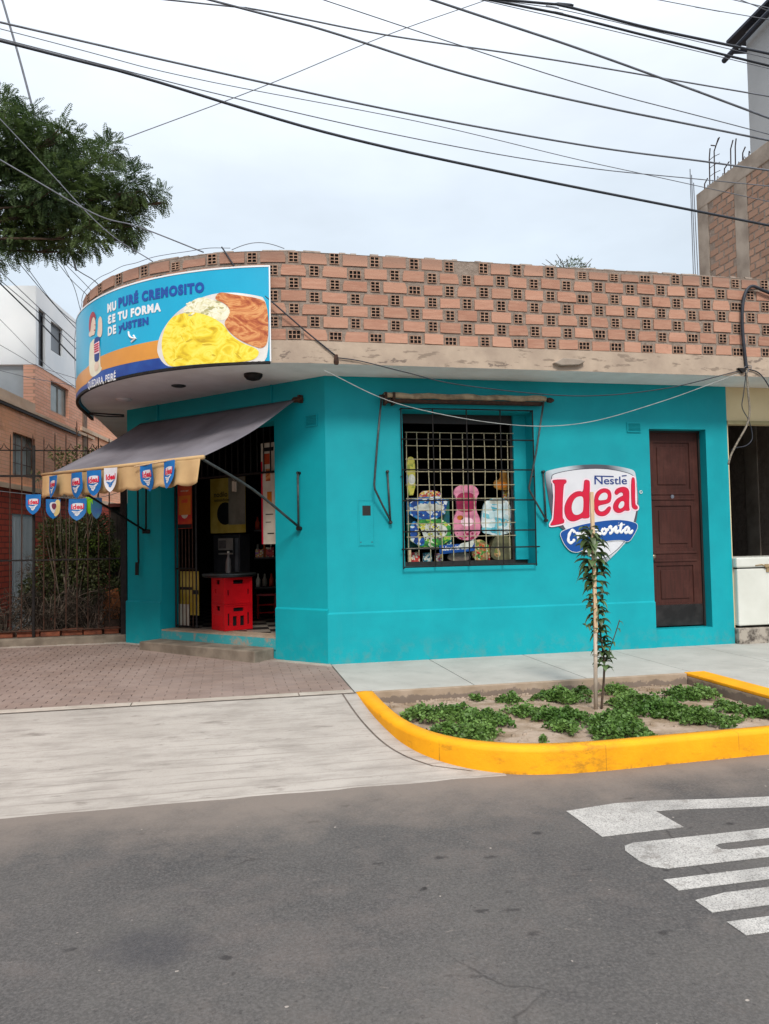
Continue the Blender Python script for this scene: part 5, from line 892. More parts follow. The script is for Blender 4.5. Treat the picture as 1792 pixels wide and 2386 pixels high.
m = MB(); m.tube([CH(.80, 2.335, 1.59), CH(1.45, 2.305, 1.59)], .008, 6); tag(m.build('pennant_stick', STAKE), 'pale wooden stick along the awning edge carrying two pennants', 'stick')
for i, (x, zt, zb_, w_, c_, lg, lb) in enumerate(((-3.85, 2.19, 1.90, .21, FLAGB, 'std', 'blue pennant hanging before the fence, left of the awning corner'), (-3.59, 2.12, 1.84, .19, FLAGB, 'split', 'half blue half cream pennant with a maroon mark before the fence'), (-3.26, 2.13, 1.81, .24, FLAGB, 'std', 'wide blue pennant hanging before the fence under the awning arm'), (-3.11, 2.15, 1.90, .10, FLAGG, 'none', 'narrow lime green pennant hanging before the fence'), (-3.01, 2.14, 1.83, .15, FLAGN, 'none', 'dark navy pennant hanging before the fence next to the lime one'))):
    a_ = .25*math.sin(i*2.1); pennant(frame((x, 2.66+.012*i, zt), (math.cos(a_), math.sin(a_), 0), (0, 0, 1), (math.sin(a_), -math.cos(a_), 0)), w_, zt-zb_, c_, lg, lb, 'Ideal', lean=i*1.7)
m = MB(); m.tube(spline([(-4.6, 2.68, 2.28), (-3.85, 2.675, 2.185), (-3.3, 2.68, 2.13), (-2.9, 2.70, 2.16), (-2.63, 2.73, 2.25)], 4), .004, 5); tag(m.build('pennant_string', WIREG), 'thin string carrying pennants before the fence', 'string')

# ============================================================ NEIGHBOUR ON THE RIGHT
nb = thing('neighbour_shop', (7, .1, 0), 'cream walled neighbouring shop with a dark open front right of the turquoise wall', 'shop')
NF = frame((0, .02, 0), (1, 0, 0), (0, 0, 1), (0, -1, 0))
m = MB(); wall(m, NF, 5.376, 11, 0, 3.403, [(5.40, 9.5, .02, 2.93)], .25); m.build('wall', CREAMW, nb)
m = MB(); m.fbox(NF, 5.378, 9.5, 2.90, 2.95, .0006, .03); m.build('lintel', pm('lintel_olive', '#a59a74', '#8f8460', 5, .8), nb)
m = MB(); m.box(5.38, 9.5, -.08, .6, -.05, .205); m.build('front_step', SOOT, nb, bevel=.01)
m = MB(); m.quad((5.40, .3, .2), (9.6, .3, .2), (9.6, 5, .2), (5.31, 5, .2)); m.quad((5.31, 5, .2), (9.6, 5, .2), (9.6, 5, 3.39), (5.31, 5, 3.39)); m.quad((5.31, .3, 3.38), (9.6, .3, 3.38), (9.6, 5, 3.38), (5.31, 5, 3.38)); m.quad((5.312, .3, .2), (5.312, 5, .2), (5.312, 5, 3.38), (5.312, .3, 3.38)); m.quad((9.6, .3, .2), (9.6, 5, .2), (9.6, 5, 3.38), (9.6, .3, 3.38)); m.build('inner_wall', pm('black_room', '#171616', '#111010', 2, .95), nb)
fz = thing('chest_freezer', (6.1, .2, .205), 'white chest freezer with a rusty latch standing on the stained step', 'freezer')
m = MB(); m.box(5.40, 6.85, -.06, .55, .235, .98); m.build('cabinet', FREEZ, fz, bevel=.015); m = MB(); m.box(5.385, 6.865, -.075, .565, .995, 1.13); m.build('lid', FREEZ, fz, bevel=.02)
m = MB(); m.box(5.40, 6.85, -.05, .54, .981, .994); m.build('seal', BLACKP, fz)
m = MB(); m.box(5.80, 5.95, -.088, -.076, .99, 1.035); m.box(5.83, 5.95, -.075, -.062, .93, .985); m.tube([(5.66, -.08, 1.02), (5.75, -.085, 1.03), (5.80, -.085, 1.015)], .008, 6); m.build('latch', pm('stained_latch', '#a8926c', '#7d6748', 40, .7), fz)
for x in (5.46, 6.75): m = MB(); m.tube([(x, .0, .205), (x, .0, .236)], .03, 8); m.build('foot', BLACKP, fz)
def chair(x, y, rz, lb):
    z0 = .86; t_ = thing('plastic_chair', (x, y, z0), lb, 'chair', 'white plastic chairs in the neighbouring shop'); c_, s_ = math.cos(rz), math.sin(rz); F = frame((x, y, z0), (c_, s_, 0), (-s_, c_, 0), (0, 0, 1))
    q = MB(); q.fbox(F, -.22, .22, -.22, .22, .42, .45); q.build('seat', PCH, t_, bevel=.01)
    q = MB(); pts = chaikin([(-.22, .46), (-.24, .8), (-.1, .92), (.1, .92), (.24, .8), (.22, .46)], 2); G = lambda a, b, c: F(a, .22+c+.08*(b-.45), b)
    for i in range(5): q.fbox(lambda a, b, c: G(a, b, c), -.2+.088*i, -.15+.088*i, .46, .86, 0, .015)
    q.tube([G(a, b, .008) for a, b in pts], .02, 6); q.build('backrest', PCH, t_)
    for a in (-.2, .2):
        for b_ in (-.2, .2): q = MB(); q.tube([F(a*1.12, b_*1.12, 0), F(a, b_, .42)], .022, 6); q.build('leg', PCH, t_)
        q = MB(); q.tube(spline([F(a*1.1, -.2, .43), F(a*1.15, -.18, .64), F(a*1.12, .1, .66), F(a*1.05, .24, .68)], 3), .02, 6); q.build('armrest', PCH, t_)
tb_ = thing('dark_table', (8.4, 3.5, .2), 'dark table carrying white plastic chairs inside the neighbouring shop', 'table'); m = MB(); m.box(7.6, 9.3, 3.1, 4.0, .82, .858); m.build('tabletop', BLACKP, tb_)
for x in (7.65, 9.25):
    for y in (3.15, 3.95): m = MB(); m.box(x-.025, x+.025, y-.025, y+.025, .2, .82); m.build('leg', BLACKP, tb_)
chair(8.25, 3.5, R(165), 'white plastic chair standing on the dark table behind the freezer, the left one'); chair(8.85, 3.6, R(200), 'white plastic chair on the dark table, right of the other chair')

# brick block and grey tower behind
pb = thing('brick_block', (7.3, 2, 0), 'bare brick party wall with raw concrete columns and rebar rising behind the parapet', 'building')
PW = frame((7.3, 0, 0), (0, -1, 0), (0, 0, 1), (-1, 0, 0))            # along = -y (towards the street), up, out to the left
m = MB(); m.box(7.318, 13, -.4, 3.21, 0, 7.4); m.build('wall', MORTAR, pb)
m = MB(); row = 0; z = 3.9
while z < 7.28:
    a = -2.9+(.13 if row % 2 else 0)
    while a < .4:
        x0, x1 = max(a, -2.93), min(a+.232, .4)
        for lo, hi in ((-2.20, -1.90),):
            if x0 < lo < x1: x1 = lo
            if lo <= x0 < hi: x0 = min(hi, x1)
        if x1-x0 > .04 and random.random() > .012: m.prism(PW, [(x0, z+random.uniform(-.003, .003)), (x1-.022, z), (x1-.022, z+.098), (x0+random.uniform(0, .008), z+.098+random.uniform(-.004, .003))], -.03, -.011+random.uniform(-.003, .003))
        a += .255
    z += .124; row += 1
m.build('brick_course', RBR, pb)
m = MB(); m.fbox(PW, -3.22, -2.925, 0, 7.36, -.2, -.002); m.fbox(PW, -2.205, -1.90, 0, 7.36, -.2, -.003); m.build('column', RCONC, pb); m = MB(); m.fbox(PW, -3.235, .41, 7.361, 7.67, -.3, .0); m.build('beam', RCONC, pb, bevel=.015)
for i, (y, l, lean) in enumerate(((3.0, .8, .0), (2.86, .86, .05), (2.42, .62, .02), (2.30, .6, .0), (2.12, .34, .02), (1.97, .22, -.01), (3.16, .3, .03), (2.6, .3, .05))):
    m = MB(); p = [V((7.42, y, 7.6)), V((7.42, y-.02, 7.6+l*.8)), V((7.42, y-.05-lean*2, 7.6+l))]; m.tube(p, .011, 6)
    if i == 0:
        for k in range(4): m.tube([(7.42, 3.0, 7.75+.15*k), (7.42, 2.86, 7.75+.15*k), (7.5, 2.8, 7.78+.15*k)], .006, 5)
    if i == 1: m.tube([(7.42, 2.80, 8.35), (7.42, 2.68, 8.46)], .011, 5); m.tube([(7.42, 2.82, 8.38), (7.42, 2.92, 8.44)], .011, 5)
    m.build('rebar', RUST, pb)
m = MB()
for k in range(9): m.tube([(7.42, 3.1-.14*k, 7.68), (7.42, 3.05-.14*k, 7.78+.02*math.sin(k)), (7.42, 2.96-.14*k, 7.69)], .006, 5)
m.build('tie_wire', RUST, pb)
for dy in (0, .04, .07): m = MB(); m.tube([(7.30-dy, 3.235+dy, 4.6), (7.27-dy*.4, 3.25+dy*.7, 7.9+dy*4)], .008, 5); m.build('rebar', WIREG, pb)
tw = thing('grey_tower', (8.2, .9, 7.7), 'plain pale grey upper storey with a dark eaves beam rising at the top right', 'building')
m = MB(); m.box(7.33, 12, -.6, 1.80, 7.66, 9.75); m.build('wall', TOWER, tw); m = MB(); m.tube([(7.2, 2.2, 9.50), (7.2, -.6, 9.68)], .045, 8); m.box(7.2, 12.2, -.8, 2.12, 9.752, 9.80); m.tube([(7.2, 1.95, 9.50), (7.34, 1.8, 9.42)], .035, 6); m.build('eaves_beam', pm('eaves_dark', '#1c2233', '#161b29', 5, .6), tw)
# ============================================================ HOUSE, FENCE AND YARD ON THE LEFT
hs = thing('brick_house', LB(2, 0, 0), 'orange brick house with a white top storey behind the left fence', 'house')
WO = [(-.90, .02, 2.63, 3.33), (.72, 1.66, 3.97, 4.54)]
m = MB(); wall(m, LB, -9, 0, 2.41, 3.80, [WO[0]], .2); wall(m, LB, .0, 2.28, 2.41, 4.645, [WO[1], (-.5, .02, 2.63, 3.33)][:1], .2)
m.add([LB(2.28, 2.41), LB(2.28, 4.60), LB(9, 4.10), LB(9, 2.41)], [(0, 1, 2, 3)]); m.build('wall', OBRICK, hs)
m = MB(); wall(m, LB, -9, 5.4, 0, 2.405, [(-.93, -.05, .1, 2.0)], .2); m.add([LB(5.4, 0), LB(9, 0), LB(9, 2.405), LB(5.4, 2.405)], [(0, 1, 2, 3)]); m.build('lower_wall', REDB, hs)
m = MB(); m.fbox(LB, -9, 9, 2.39, 2.47, .001, .05); m.build('string_course', LEDGE, hs)
m = MB(); m.fbox(LB, -9, 2.25, 3.70, 3.745, .001, .04); m.build('ledge_shadow_strip', FRAMEB, hs); m = MB(); m.fbox(LB, -9, 3.1, 3.747, 3.80, .001, .05); m.fbox(LB, -9, -.06, 3.801, 3.94, -.15, .03); m.build('ledge', LEDGE, hs)  # the dark strip is modelled as the shadow line under the ledge
m = MB(); m.fbox(LB, 2.3, 9, 3.84, 3.92, .001, .05); m.build('ledge', LEDGE, hs)
m = MB(); m.fbox(LB, 2.46, 2.70, 2.5, 4.66, .0, .02); m.fbox(LB, 2.72, 9, 4.28, 4.34, .001, .02); m.build('pier', pm('old_brick_pier', '#8d7462', '#6e5a4d', 12, .9, .3, 40), hs)
m = MB(); wall(m, LB, .0, 2.13, 4.65, 6.05, [(.12, .43, 4.67, 5.69), (.70, 1.30, 5.09, 5.64)], .2, n0=.012); 
m.quad(LB(0, 4.65, -.188), LB(0, 6.05, -.188), LB(0, 6.05, -6), LB(0, 4.65, -6)); m.quad(LB(0, 6.05, -.188), LB(2.13, 6.05, -.188), LB(2.13, 6.05, -6), LB(0, 6.05, -6)); m.quad(LB(2.13, 4.65, -.188), LB(2.13, 6.05, -.188), LB(2.13, 6.05, -6), LB(2.13, 4.65, -6)); m.quad(LB(0, 4.65, -.188), LB(2.13, 4.65, -.188), LB(2.13, 4.65, -6), LB(0, 4.65, -6)); m.build('white_storey', HWHITE, hs)
m = MB(); m.quad(LB(.08, 3.5, -.01), LB(.08, 4.649, -.01), LB(.08, 4.649, -6), LB(.08, 3.5, -6)); m.build('terrace_wall', HGREY, hs)
def win(a0, a1, z0, z1, gm, n=-.12, bars=0, split=None):
    f = MB(); wall(f, LB, a0+.001, a1-.001, z0+.001, z1-.001, [(a0+.04, a1-.04, z0+.04, z1-.04)], .03, n0=n)
    if split: f.fbox(LB, split-.02, split+.02, z0+.0405, z1-.0405, n-.028, n-.002)
    o = f.build('window', FRAMEB if gm is not GLASSL else pm('window_frame_grey', '#8d8a83', '#77746e', 6, .6), hs); q = MB(); q.fbox(LB, a0+.04, a1-.04, z0+.04, z1-.04, n-.02, n-.015); q.build('pane', gm, o)
    if bars:
        q = MB()
        for i in range(bars): q.tube([LB(a0+(a1-a0)*(i+.5)/bars, z0, n+.05), LB(a0+(a1-a0)*(i+.5)/bars, z1, n+.05)], .007, 5)
        for z in (z0+.2, z1-.2): q.tube([LB(a0, z, n+.05), LB(a1, z, n+.05)], .007, 5)
        q.build('bar', RUST, o)
win(.12, .43, 4.67, 5.69, GLASSD, -.03, split=None); win(.70, 1.30, 5.09, 5.64, pm('grey_blind', '#7d8288', '#6e7378', 2, .5), -.03); win(.72, 1.66, 3.97, 4.54, GLASSL, -.06, split=1.25); win(-.90, .02, 2.63, 3.33, GLASSL, -.06, bars=4)
m = MB(); m.fbox(LB, -.928, -.052, .102, 1.998, -.06, -.02); dd = m.build('door', HWHITE, hs)
m = MB()
for i in range(16): m.fbox(LB, -.91+.054*i, -.89+.054*i, .12, 1.97, -.0195, -.008)
m.build('door_slat', HGREY, dd)
m = MB(); m.fbox(LB, -.9, -.5, 4.22, 4.36, -2.5, -2.0); m.tube([LB(-.3, 4.0, -1.2), LB(-.3, 4.5, -1.2), LB(-.1, 4.3, -1.2)], .015, 5); m.build('terrace_fitting', BLKM, hs)

FZ = 2.75
fc = thing('bar_fence', (-4, FZ, .05), 'tall rusty spiked bar fence on a low cement kerb left of the shop', 'fence')
for z, r_ in ((.245, .011), (1.254, .016), (2.462, .02), (2.83, .009)):
    m = MB(); m.tube([(-8, FZ, z), (-2.66, FZ, z)], r_, 4 if r_ > .012 else 6); m.build('rail', RUST if z < 1 else BLKM, fc)
x = -2.69
i = 0
while x > -7.2:
    x -= .149; i += 1; tall = i in (4,); r_ = .010
    m = MB(); zt = 3.05+random.uniform(-.04, .05)+(.18 if tall else 0); lo = .25
    m.tube([(x, FZ+.004, lo), (x+random.uniform(-.006, .006), FZ+.004, 1.6), (x, FZ+.004, zt-.05), (x, FZ+.004, zt)], [r_, r_, r_*.9, .003], 6)
    sgn = 1 if i % 2 else -1
    m.tube([(x, FZ, 2.83), (x+.05*sgn, FZ-.03, 2.87), (x+.075*sgn, FZ-.04, 2.93)], [.007, .007, .002], 5)
    if tall: m.tube([(x, FZ, 3.05), (x+.03, FZ, 3.12)], .005, 5); m.tube([(x, FZ, 3.1), (x-.02, FZ, 3.18)], .005, 5)
    m.build('bar', RUST, fc)
m = MB(); m.box(-3.885, -3.85, FZ-.018, FZ+.018, .15, 2.9); m.build('post', BLKM, fc); m = MB(); m.box(-2.68, -2.595, FZ-.045, FZ+.045, .13, 2.35); m.build('post', BLKM, fc)
m = MB(); m.box(-8, -2.6, FZ-.10, FZ+.12, -.05, .155); m.build('cement_kerb', CONC, fc, bevel=.02)
m = MB(); m.quad((-12, FZ, .12), (-2.56, FZ, .12), (-2.56, 14, .12), (-12, 14, .12)); struct(m.build('yard', DIRT))
# loose bricks along the fence foot
bk0 = None
for i, (x, w_, t_) in enumerate(((-4.45, .30, 0), (-4.10, .30, .02), (-3.78, .26, -.02), (-3.50, .28, .03), (-3.20, .25, 0), (-2.92, .2, .05))):
    m = MB(); F = frame((x, FZ+.02+t_*.5, .157), (math.cos(t_), math.sin(t_), 0), (-math.sin(t_), math.cos(t_), 0), (0, 0, 1)); m.fbox(F, 0, w_, 0, .12, 0, .085+.01*(i % 2))
    tag(m.build('loose_brick', pm('old_red_brick', '#7d4630', '#5b3224', 9, .9, .4, 40) if i == 0 else MATS['old_red_brick'], bevel=.008), 'reddish brick lying along the foot of the bar fence', 'brick', 'bricks along the fence foot')
bd = MB(); F = frame((-2.98, 3.15, .25), (.97, .1, .03), (-.05, .3, .95), (-.1, -.95, .3)); bd.prism(F, [(-.02, 0), (.22, .0), (.26, .30), (.22, .56), (.03, .50), (.0, .3)], 0, .05); tag(bd.build('clay_slab', pm('orange_clay', '#a8693f', '#8d5533', 8, .9, .3, 40), bevel=.008), 'upright orange clay slab leaning in the yard beside the fence post', 'slab')
m = MB(); m.box(-2.95, -2.72, 2.95, 3.15, .12, .34); tag(m.build('rubble_block', pm('dark_block', '#4b3a30', '#35291f', 10, .95, .5, 30), bevel=.02), 'dark lump of brick rubble at the foot of the orange slab', 'rubble')
m = MB(); m.prism(frame((-3.6, 3.1, .13), (1, 0, 0), (0, 1, 0), (0, 0, 1)), [(-.9, -.2), (.7, -.15), (.75, .3), (-.5, .35)], 0, .02); tag(m.build('plank', pm('brown_plank', '#5f4636', '#4a3529', 6, .9, .3, 40)), 'weathered brown board lying on the yard dirt', 'board')
m = MB(); F = frame((-4.62, 3.25, .55), (.95, .1, 0), (-.12, 0, .99), (-.1, -.95, 0)); m.fbox(F, -.2, .16, 0, .5, 0, .02); m.fbox(F, .13, .19, -.05, .62, .0205, .05); tag(m.build('discarded_sheet', pm('grey_sheet', '#6e757a', '#565c60', 5, .7)), 'discarded grey sheet with a pale edge leaning in the yard', 'panel')
m = MB(); m.box(-3.1, -2.58, 4.6, 4.66, .12, 2.1)
for k in range(8): m.box(-3.08+.065*k, -3.055+.065*k, 4.585, 4.5995, .12, 2.08)
sb = tag(m.build('shed_panel', pm('shed_brown', '#3d352f', '#2e2823', 6, .8)), 'dark brown ribbed shed wall at the back of the yard', 'shed')
m = MB(); m.box(-3.12, -2.57, 4.5, 4.7, 2.1, 2.16); m.build('roof_edge', pm('shed_roof', '#6b2f28', '#55251f', 8, .8), sb)

# ============================================================ PLANTS
def rv(): 
    while True:
        v = V((random.uniform(-1, 1), random.uniform(-1, 1), random.uniform(-1, 1)))
        if .02 < v.length < 1: return v.normalized()
def leaf(mb, p, d, n, L, W, fold=.2, droop=0):
    d = d.normalized(); s_ = d.cross(n); s_ = s_.normalized() if s_.length > 1e-4 else d.orthogonal().normalized(); n = s_.cross(d)
    a = p; t_ = p+d*L-n*droop*L; mid = p+d*L*.5-n*droop*L*.25
    mb.add([a, mid+s_*W*.5+n*fold*W, t_, mid-s_*W*.5+n*fold*W, mid], [(0, 4, 1), (4, 2, 1), (0, 3, 4), (4, 3, 2)])
def sleaf(mb, p, d, n, L, W):
    d = d.normalized(); s_ = d.cross(n); s_ = s_.normalized() if s_.length > 1e-4 else d.orthogonal().normalized()
    mb.add([p, p+d*L*.45+s_*W*.5, p+d*L, p+d*L*.45-s_*W*.5], [(0, 1, 2, 3)])
# large feathery tree over the left side
tree = thing('feathery_tree', (-8.2, 3.2, -.1), 'tall tree with feathery green leaves reaching in at the upper left', 'tree')
m = MB(); B0 = V((-8.2, 3.2, -.1)); TK = spline([B0, B0+V((.15, 0, 1.5)), B0+V((.5, -.1, 3.2)), B0+V((1.1, -.2, 4.9))], 5); m.tube(TK, [.28-.13*i/len(TK) for i in range(len(TK))], 12); m.build('trunk', BARK, tree, True)
m = MB(); tips = []
for (x, y, z, r_) in CROWN:
    st_ = TK[-1]; en = V((x, y, z-.1)); mid = st_.lerp(en, .5)+V((0, random.uniform(-.2, .2), .35)); pts = spline([st_, mid, en], 6); m.tube(pts, [.05*(1-i/len(pts))**1.4+.008 for i in range(len(pts))], 6)
    for _ in range(4): e2 = en+rv()*r_*.9; m.tube(spline([en.lerp(mid, .25), en.lerp(e2, .5)+V((0, 0, .04)), e2], 3), [.011-.0015*i for i in range(7)][:len(spline([en, en, e2], 3))], 5)
m.build('branch', BARK, tree, True)
m = MB(); DROOP = V((.25, 0, -.75))
for (x, y, z, r_) in CROWN:
    c_ = V((x, y, z)); cnt = int(430*(r_/.45)**2)
    if x < -4.9: cnt = int(cnt*.3)
    for _ in range(cnt):
        k = random.random()**.6; o_ = rv(); p = c_+V((o_.x, o_.y, o_.z*.85))*r_*k*1.05
        d = (o_*.8+rv()*.5+DROOP*random.uniform(0, .9)).normalized(); n = (V((0, 0, 1))+rv()*.6).normalized(); Lr = random.uniform(.12, .24); s_ = d.cross(n)
        if s_.length < .05: continue
        s_.normalize(); n = s_.cross(d); npair = int(Lr/.022)
        for i in range(npair):
            t_ = (i+.6)/npair; q = p+d*Lr*t_-n*.12*Lr*t_*t_
            lw = .052*math.sin(math.pi*(.18+.72*t_))
            for sg_ in (1, -1): sleaf(m, q, (s_*sg_+d*.35+n*random.uniform(-.1, .25)), n, lw*random.uniform(.85, 1.25), .0195)
m.build('crown', TREEL, tree)
# herbs in the planter bed
m = MB()
for (x, y, r_) in COVER:
    r_ *= 1.14; cnt = int(700*(r_/.15)**2)
    lob = [(random.uniform(0, 6.28), random.uniform(.2, .75)) for _ in range(5)]
    for _ in range(cnt):
        a = random.uniform(0, 6.283); k = math.sqrt(random.random()); edge_ = .72+.2*math.sin(3*a+x*9)+.2*math.sin(5*a+y*7)+.13*math.sin(11*a+x*31)
        px_, py_ = x+r_*k*edge_*math.cos(a)*1.1, y+r_*k*edge_*math.sin(a)*1.25; hh = (.06*(1-k**2.2)+.012)*random.uniform(.35, 1.05)*min(1.1, .45+r_*3.2)+.05*max(0, math.sin(px_*31+2*math.sin(py_*9))*math.sin(py_*27+px_*5))*(1-k*.8)
        if py_ > -1.76 or px_ < outx(py_)+.17 or py_ < -3.84: continue
        p = V((px_, py_, -.105+hh)); d = V((math.cos(a), math.sin(a), .25))*.5+rv()*.9; n = V((0, 0, 1))+rv()*.7; s1 = random.uniform(.016, .03)
        d.normalize(); q = d.cross(n).normalized()
        m.add([p, p+d*s1*.3+q*s1*.42, p+d*s1*.75+q*s1*.5, p+d*s1, p+d*s1*.75-q*s1*.5, p+d*s1*.3-q*s1*.42], [(0, 1, 2, 3), (0, 3, 4, 5)])
tag(m.build('ground_cover', COVERL), 'low curly green herbs spreading over the planter soil', 'ground cover', kind='stuff')
m = MB()
for (x, y, r_) in COVER:
    for _ in range(int(26*(r_/.15)**2)):
        a = random.uniform(0, 6.28); k = random.random(); p = V((x+r_*k*.8*math.cos(a), y+r_*k*.8*math.sin(a), -.115))
        if p.y > -1.76 or p.x < outx(p.y)+.17: continue
        m.tube([p, p+V((.02*math.cos(a), .02*math.sin(a), .05))], .0018, 4, cap=False)
tag(m.build('herb_stem', SAPL), 'short stems of the curly herbs in the planter', 'stems', kind='stuff')
# planter box
pt = thing('planter', (2, -3, -.17), 'street planter of bare soil edged by a rounded yellow kerb', 'planter')
m = MB()
prof = [(0, -.26), (0, -.025), (.035, .0), (.5, .004), (.965, .0), (1, -.02), (1, -.2)]
Pk = [[V((o_[0]+(i_[0]-o_[0])*k, o_[1]+(i_[1]-o_[1])*k, z)) for k, z in prof] for o_, i_ in zip(OUT, INN)]
b = len(m.v); n_ = len(prof); m.v += [tuple(p) for r_ in Pk for p in r_]
for i in range(len(Pk)-1):
    for j in range(n_-1): m.f.append([i*n_+j, (i+1)*n_+j, (i+1)*n_+j+1, i*n_+j+1]); m.m.append(0 if j < 5 else 1)
m.f.append(list(range(n_))); m.m.append(0); m.build('kerb', [YELLOW, CURBSIDE], pt, True)
m = MB(); m.box(3.502, 3.738, -3.82, -1.703, -.25, -.028, 1); m.box(3.502, 3.738, -3.82, -1.703, -.0275, .004, 0); m.build('side_kerb', [YELLOW, CURBSIDE], pt, bevel=.008)
m = MB(); m.box(.2, 3.5, -1.76, -1.703, -.25, -.001); m.build('back_kerb', CURBSIDE, pt, bevel=.006)
# young tree and its stake
sk = V((2.06, -2.555, -.13))
m = MB(); m.tube([sk, sk+V((.02, 0, .75))], [.0175, .017], 10); lowr = m
stt = thing('tree_stake', sk, 'tall pale wooden stake standing in the planter beside the sapling', 'stake')
m.build('lower_pole', STAKEG, stt, True); F = frame(sk+V((.018, -.01, .70)), (1, 0, 0), (0, -1, 0), (0, 0, 1)); m = MB(); m.fbox(F, -.0165, .0165, -.011, .012, 0, 1.26); m.build('upper_slat', STAKE, stt, bevel=.003)
m = MB(); 
for z in (.5, .74, 1.1): m.tube([sk+V((.014+.03*math.cos(t*.52), .03*math.sin(t*.52), z+.004*math.sin(t))) for t in range(13)], .003, 4)
m.build('tie', pm('twine', '#7d6f5c', '#5f5344', 30, .9), stt)
sp = thing('sapling', sk+V((.07, .03, 0)), 'slender young tree with drooping pointed leaves tied to the stake', 'tree')
m = MB(); g0 = sk+V((.07, .03, .0)); ST = spline([g0, g0+V((.04, 0, .35)), g0+V((.03, 0, .55)), g0+V((-.005, -.0, .85)), g0+V((-.03, -.01, 1.2)), g0+V((-.06, -.02, 1.55)), g0+V((-.10, -.02, 1.66))], 6); m.tube(ST, [.0115-.008*i/len(ST) for i in range(len(ST))], 7)
TW = spline([g0+V((.04, 0, .42)), g0+V((.11, .0, .56)), g0+V((.17, -.01, .72)), g0+V((.20, -.01, .80))], 4); m.tube(TW, .0045, 5); TW2 = spline([g0+V((.02, 0, .62)), g0+V((-.1, -.02, .74)), g0+V((-.17, -.03, .78))], 4); m.tube(TW2, .004, 5); m.build('trunk', BARK, sp, True)
m = MB()
def bigleaf(p, d, L, W):
    up = V((0, 0, 1)); s_ = d.cross(up).normalized(); K = 6; pr = p; c_ = []; dd_ = d.normalized(); drop = random.uniform(.7, 1.7)
    for i in range(K+1):
        t_ = i/K; q = p+V((d.x, d.y, 0))*L*t_*(1-.25*t_)+V((0, 0, 1))*(d.z*L*t_-drop*.5*L*t_*t_); w_ = W*math.sin(math.pi*min(1, .06+t_*.94))**.8*(1-.25*t_) if i < K else 0
        c_.append((q-s_*w_/2+V((0, 0, w_*.22)), q, q+s_*w_/2+V((0, 0, w_*.22))))
    vs = [x_ for r_ in c_ for x_ in r_]; m.add(vs, [f for i in range(K) for f in ((i*3, i*3+1, i*3+4, i*3+3), (i*3+1, i*3+2, i*3+5, i*3+4))])
for i in range(235):
    t_ = (i+random.random())/235; h_ = .36+1.28*t_**.9; k = min(len(ST)-2, int(len(ST)*h_/1.66)); p = min(ST, key=lambda v: abs(v.z-(g0.z+h_))); a = i*2.4+random.uniform(-.4, .4)
    dens = 1.05 if h_ > 1.15 else (.85 if h_ > .75 else .75); L = random.uniform(.13, .21)*dens*(1-.3*(h_ > 1.55)); d = V((math.cos(a)*1.1, math.sin(a)*.7, random.uniform(.15, .7))); bigleaf(p, d, L*1.02, L*random.uniform(.36, .5))
for q in (TW, TW2):
    for i in range(2, len(q), 3): a = i*2.2; bigleaf(q[i], V((math.cos(a), math.sin(a)*.6, .3)), random.uniform(.06, .10), .03)
m.build('foliage', SAPL, sp, True)
# bushes in the yard
def bush(name, blobs, mt_, lb, cnt, L, W, stems=7, cat='bush'):
    c0 = V(blobs[0][:3]); t_ = thing(name, (c0.x, c0.y, .12), lb, cat); q = MB()
    for (x, y, z, r_) in blobs:
        for _ in range(max(2, stems//len(blobs)+1)): e_ = V((x, y, z))+rv()*r_*.8; q.tube(spline([(c0.x+random.uniform(-.1, .1), c0.y, .12), V((c0.x, c0.y, .12)).lerp(e_, .5)+rv()*.08, e_], 4), [.009-.0008*i for i in range(9)], 5)
    q.build('stem', TWIG, t_, True); q = MB()
    for (x, y, z, r_) in blobs:
        for _ in range(int(cnt*(r_/.4)**2)):
            o_ = rv(); p = V((x, y, z))+o_*r_*random.random()**.4; sleaf(q, p, o_+rv()*.9+V((0, 0, -.25)), rv(), L*random.uniform(.7, 1.3), W)
    q.build('foliage', mt_, t_); return t_
bush('overgrown_bush', [(-3.4, 3.7, 1.5, .42), (-3.65, 3.6, 1.25, .40), (-3.2, 3.6, 1.7, .30), (-3.3, 3.6, 1.15, .42), (-3.75, 3.5, 1.65, .25), (-3.05, 3.6, 1.3, .3), (-3.45, 3.7, .85, .4), (-3.9, 3.5, .75, .35), (-3.0, 3.5, .7, .3)], BUSHL, 'dark overgrown bush filling the yard behind the fence', 3600, .055, .022, 14)
bush('lime_bush', [(-2.93, 3.6, 1.22, .17), (-2.78, 3.6, 1.3, .15), (-3.15, 3.45, 1.5, .14), (-3.3, 3.4, 1.35, .12)], LIMEL, 'brighter lime green bush beside the shop wall in the yard', 1500, .05, .026)
bush('vine_bush', [(-3.55, 3.35, 2.72, .17), (-3.35, 3.4, 2.82, .18), (-3.1, 3.45, 2.85, .16), (-3.7, 3.3, 2.85, .10), (-3.4, 3.4, 2.55, .2), (-3.0, 3.5, 2.7, .15), (-3.9, 3.1, 2.5, .08)], mk_leaf('vine_leaf', '#4b5430', '#6d6a40', .2, .6), 'wispy climbing bush showing above the awning line behind the fence spikes', 900, .05, .03)
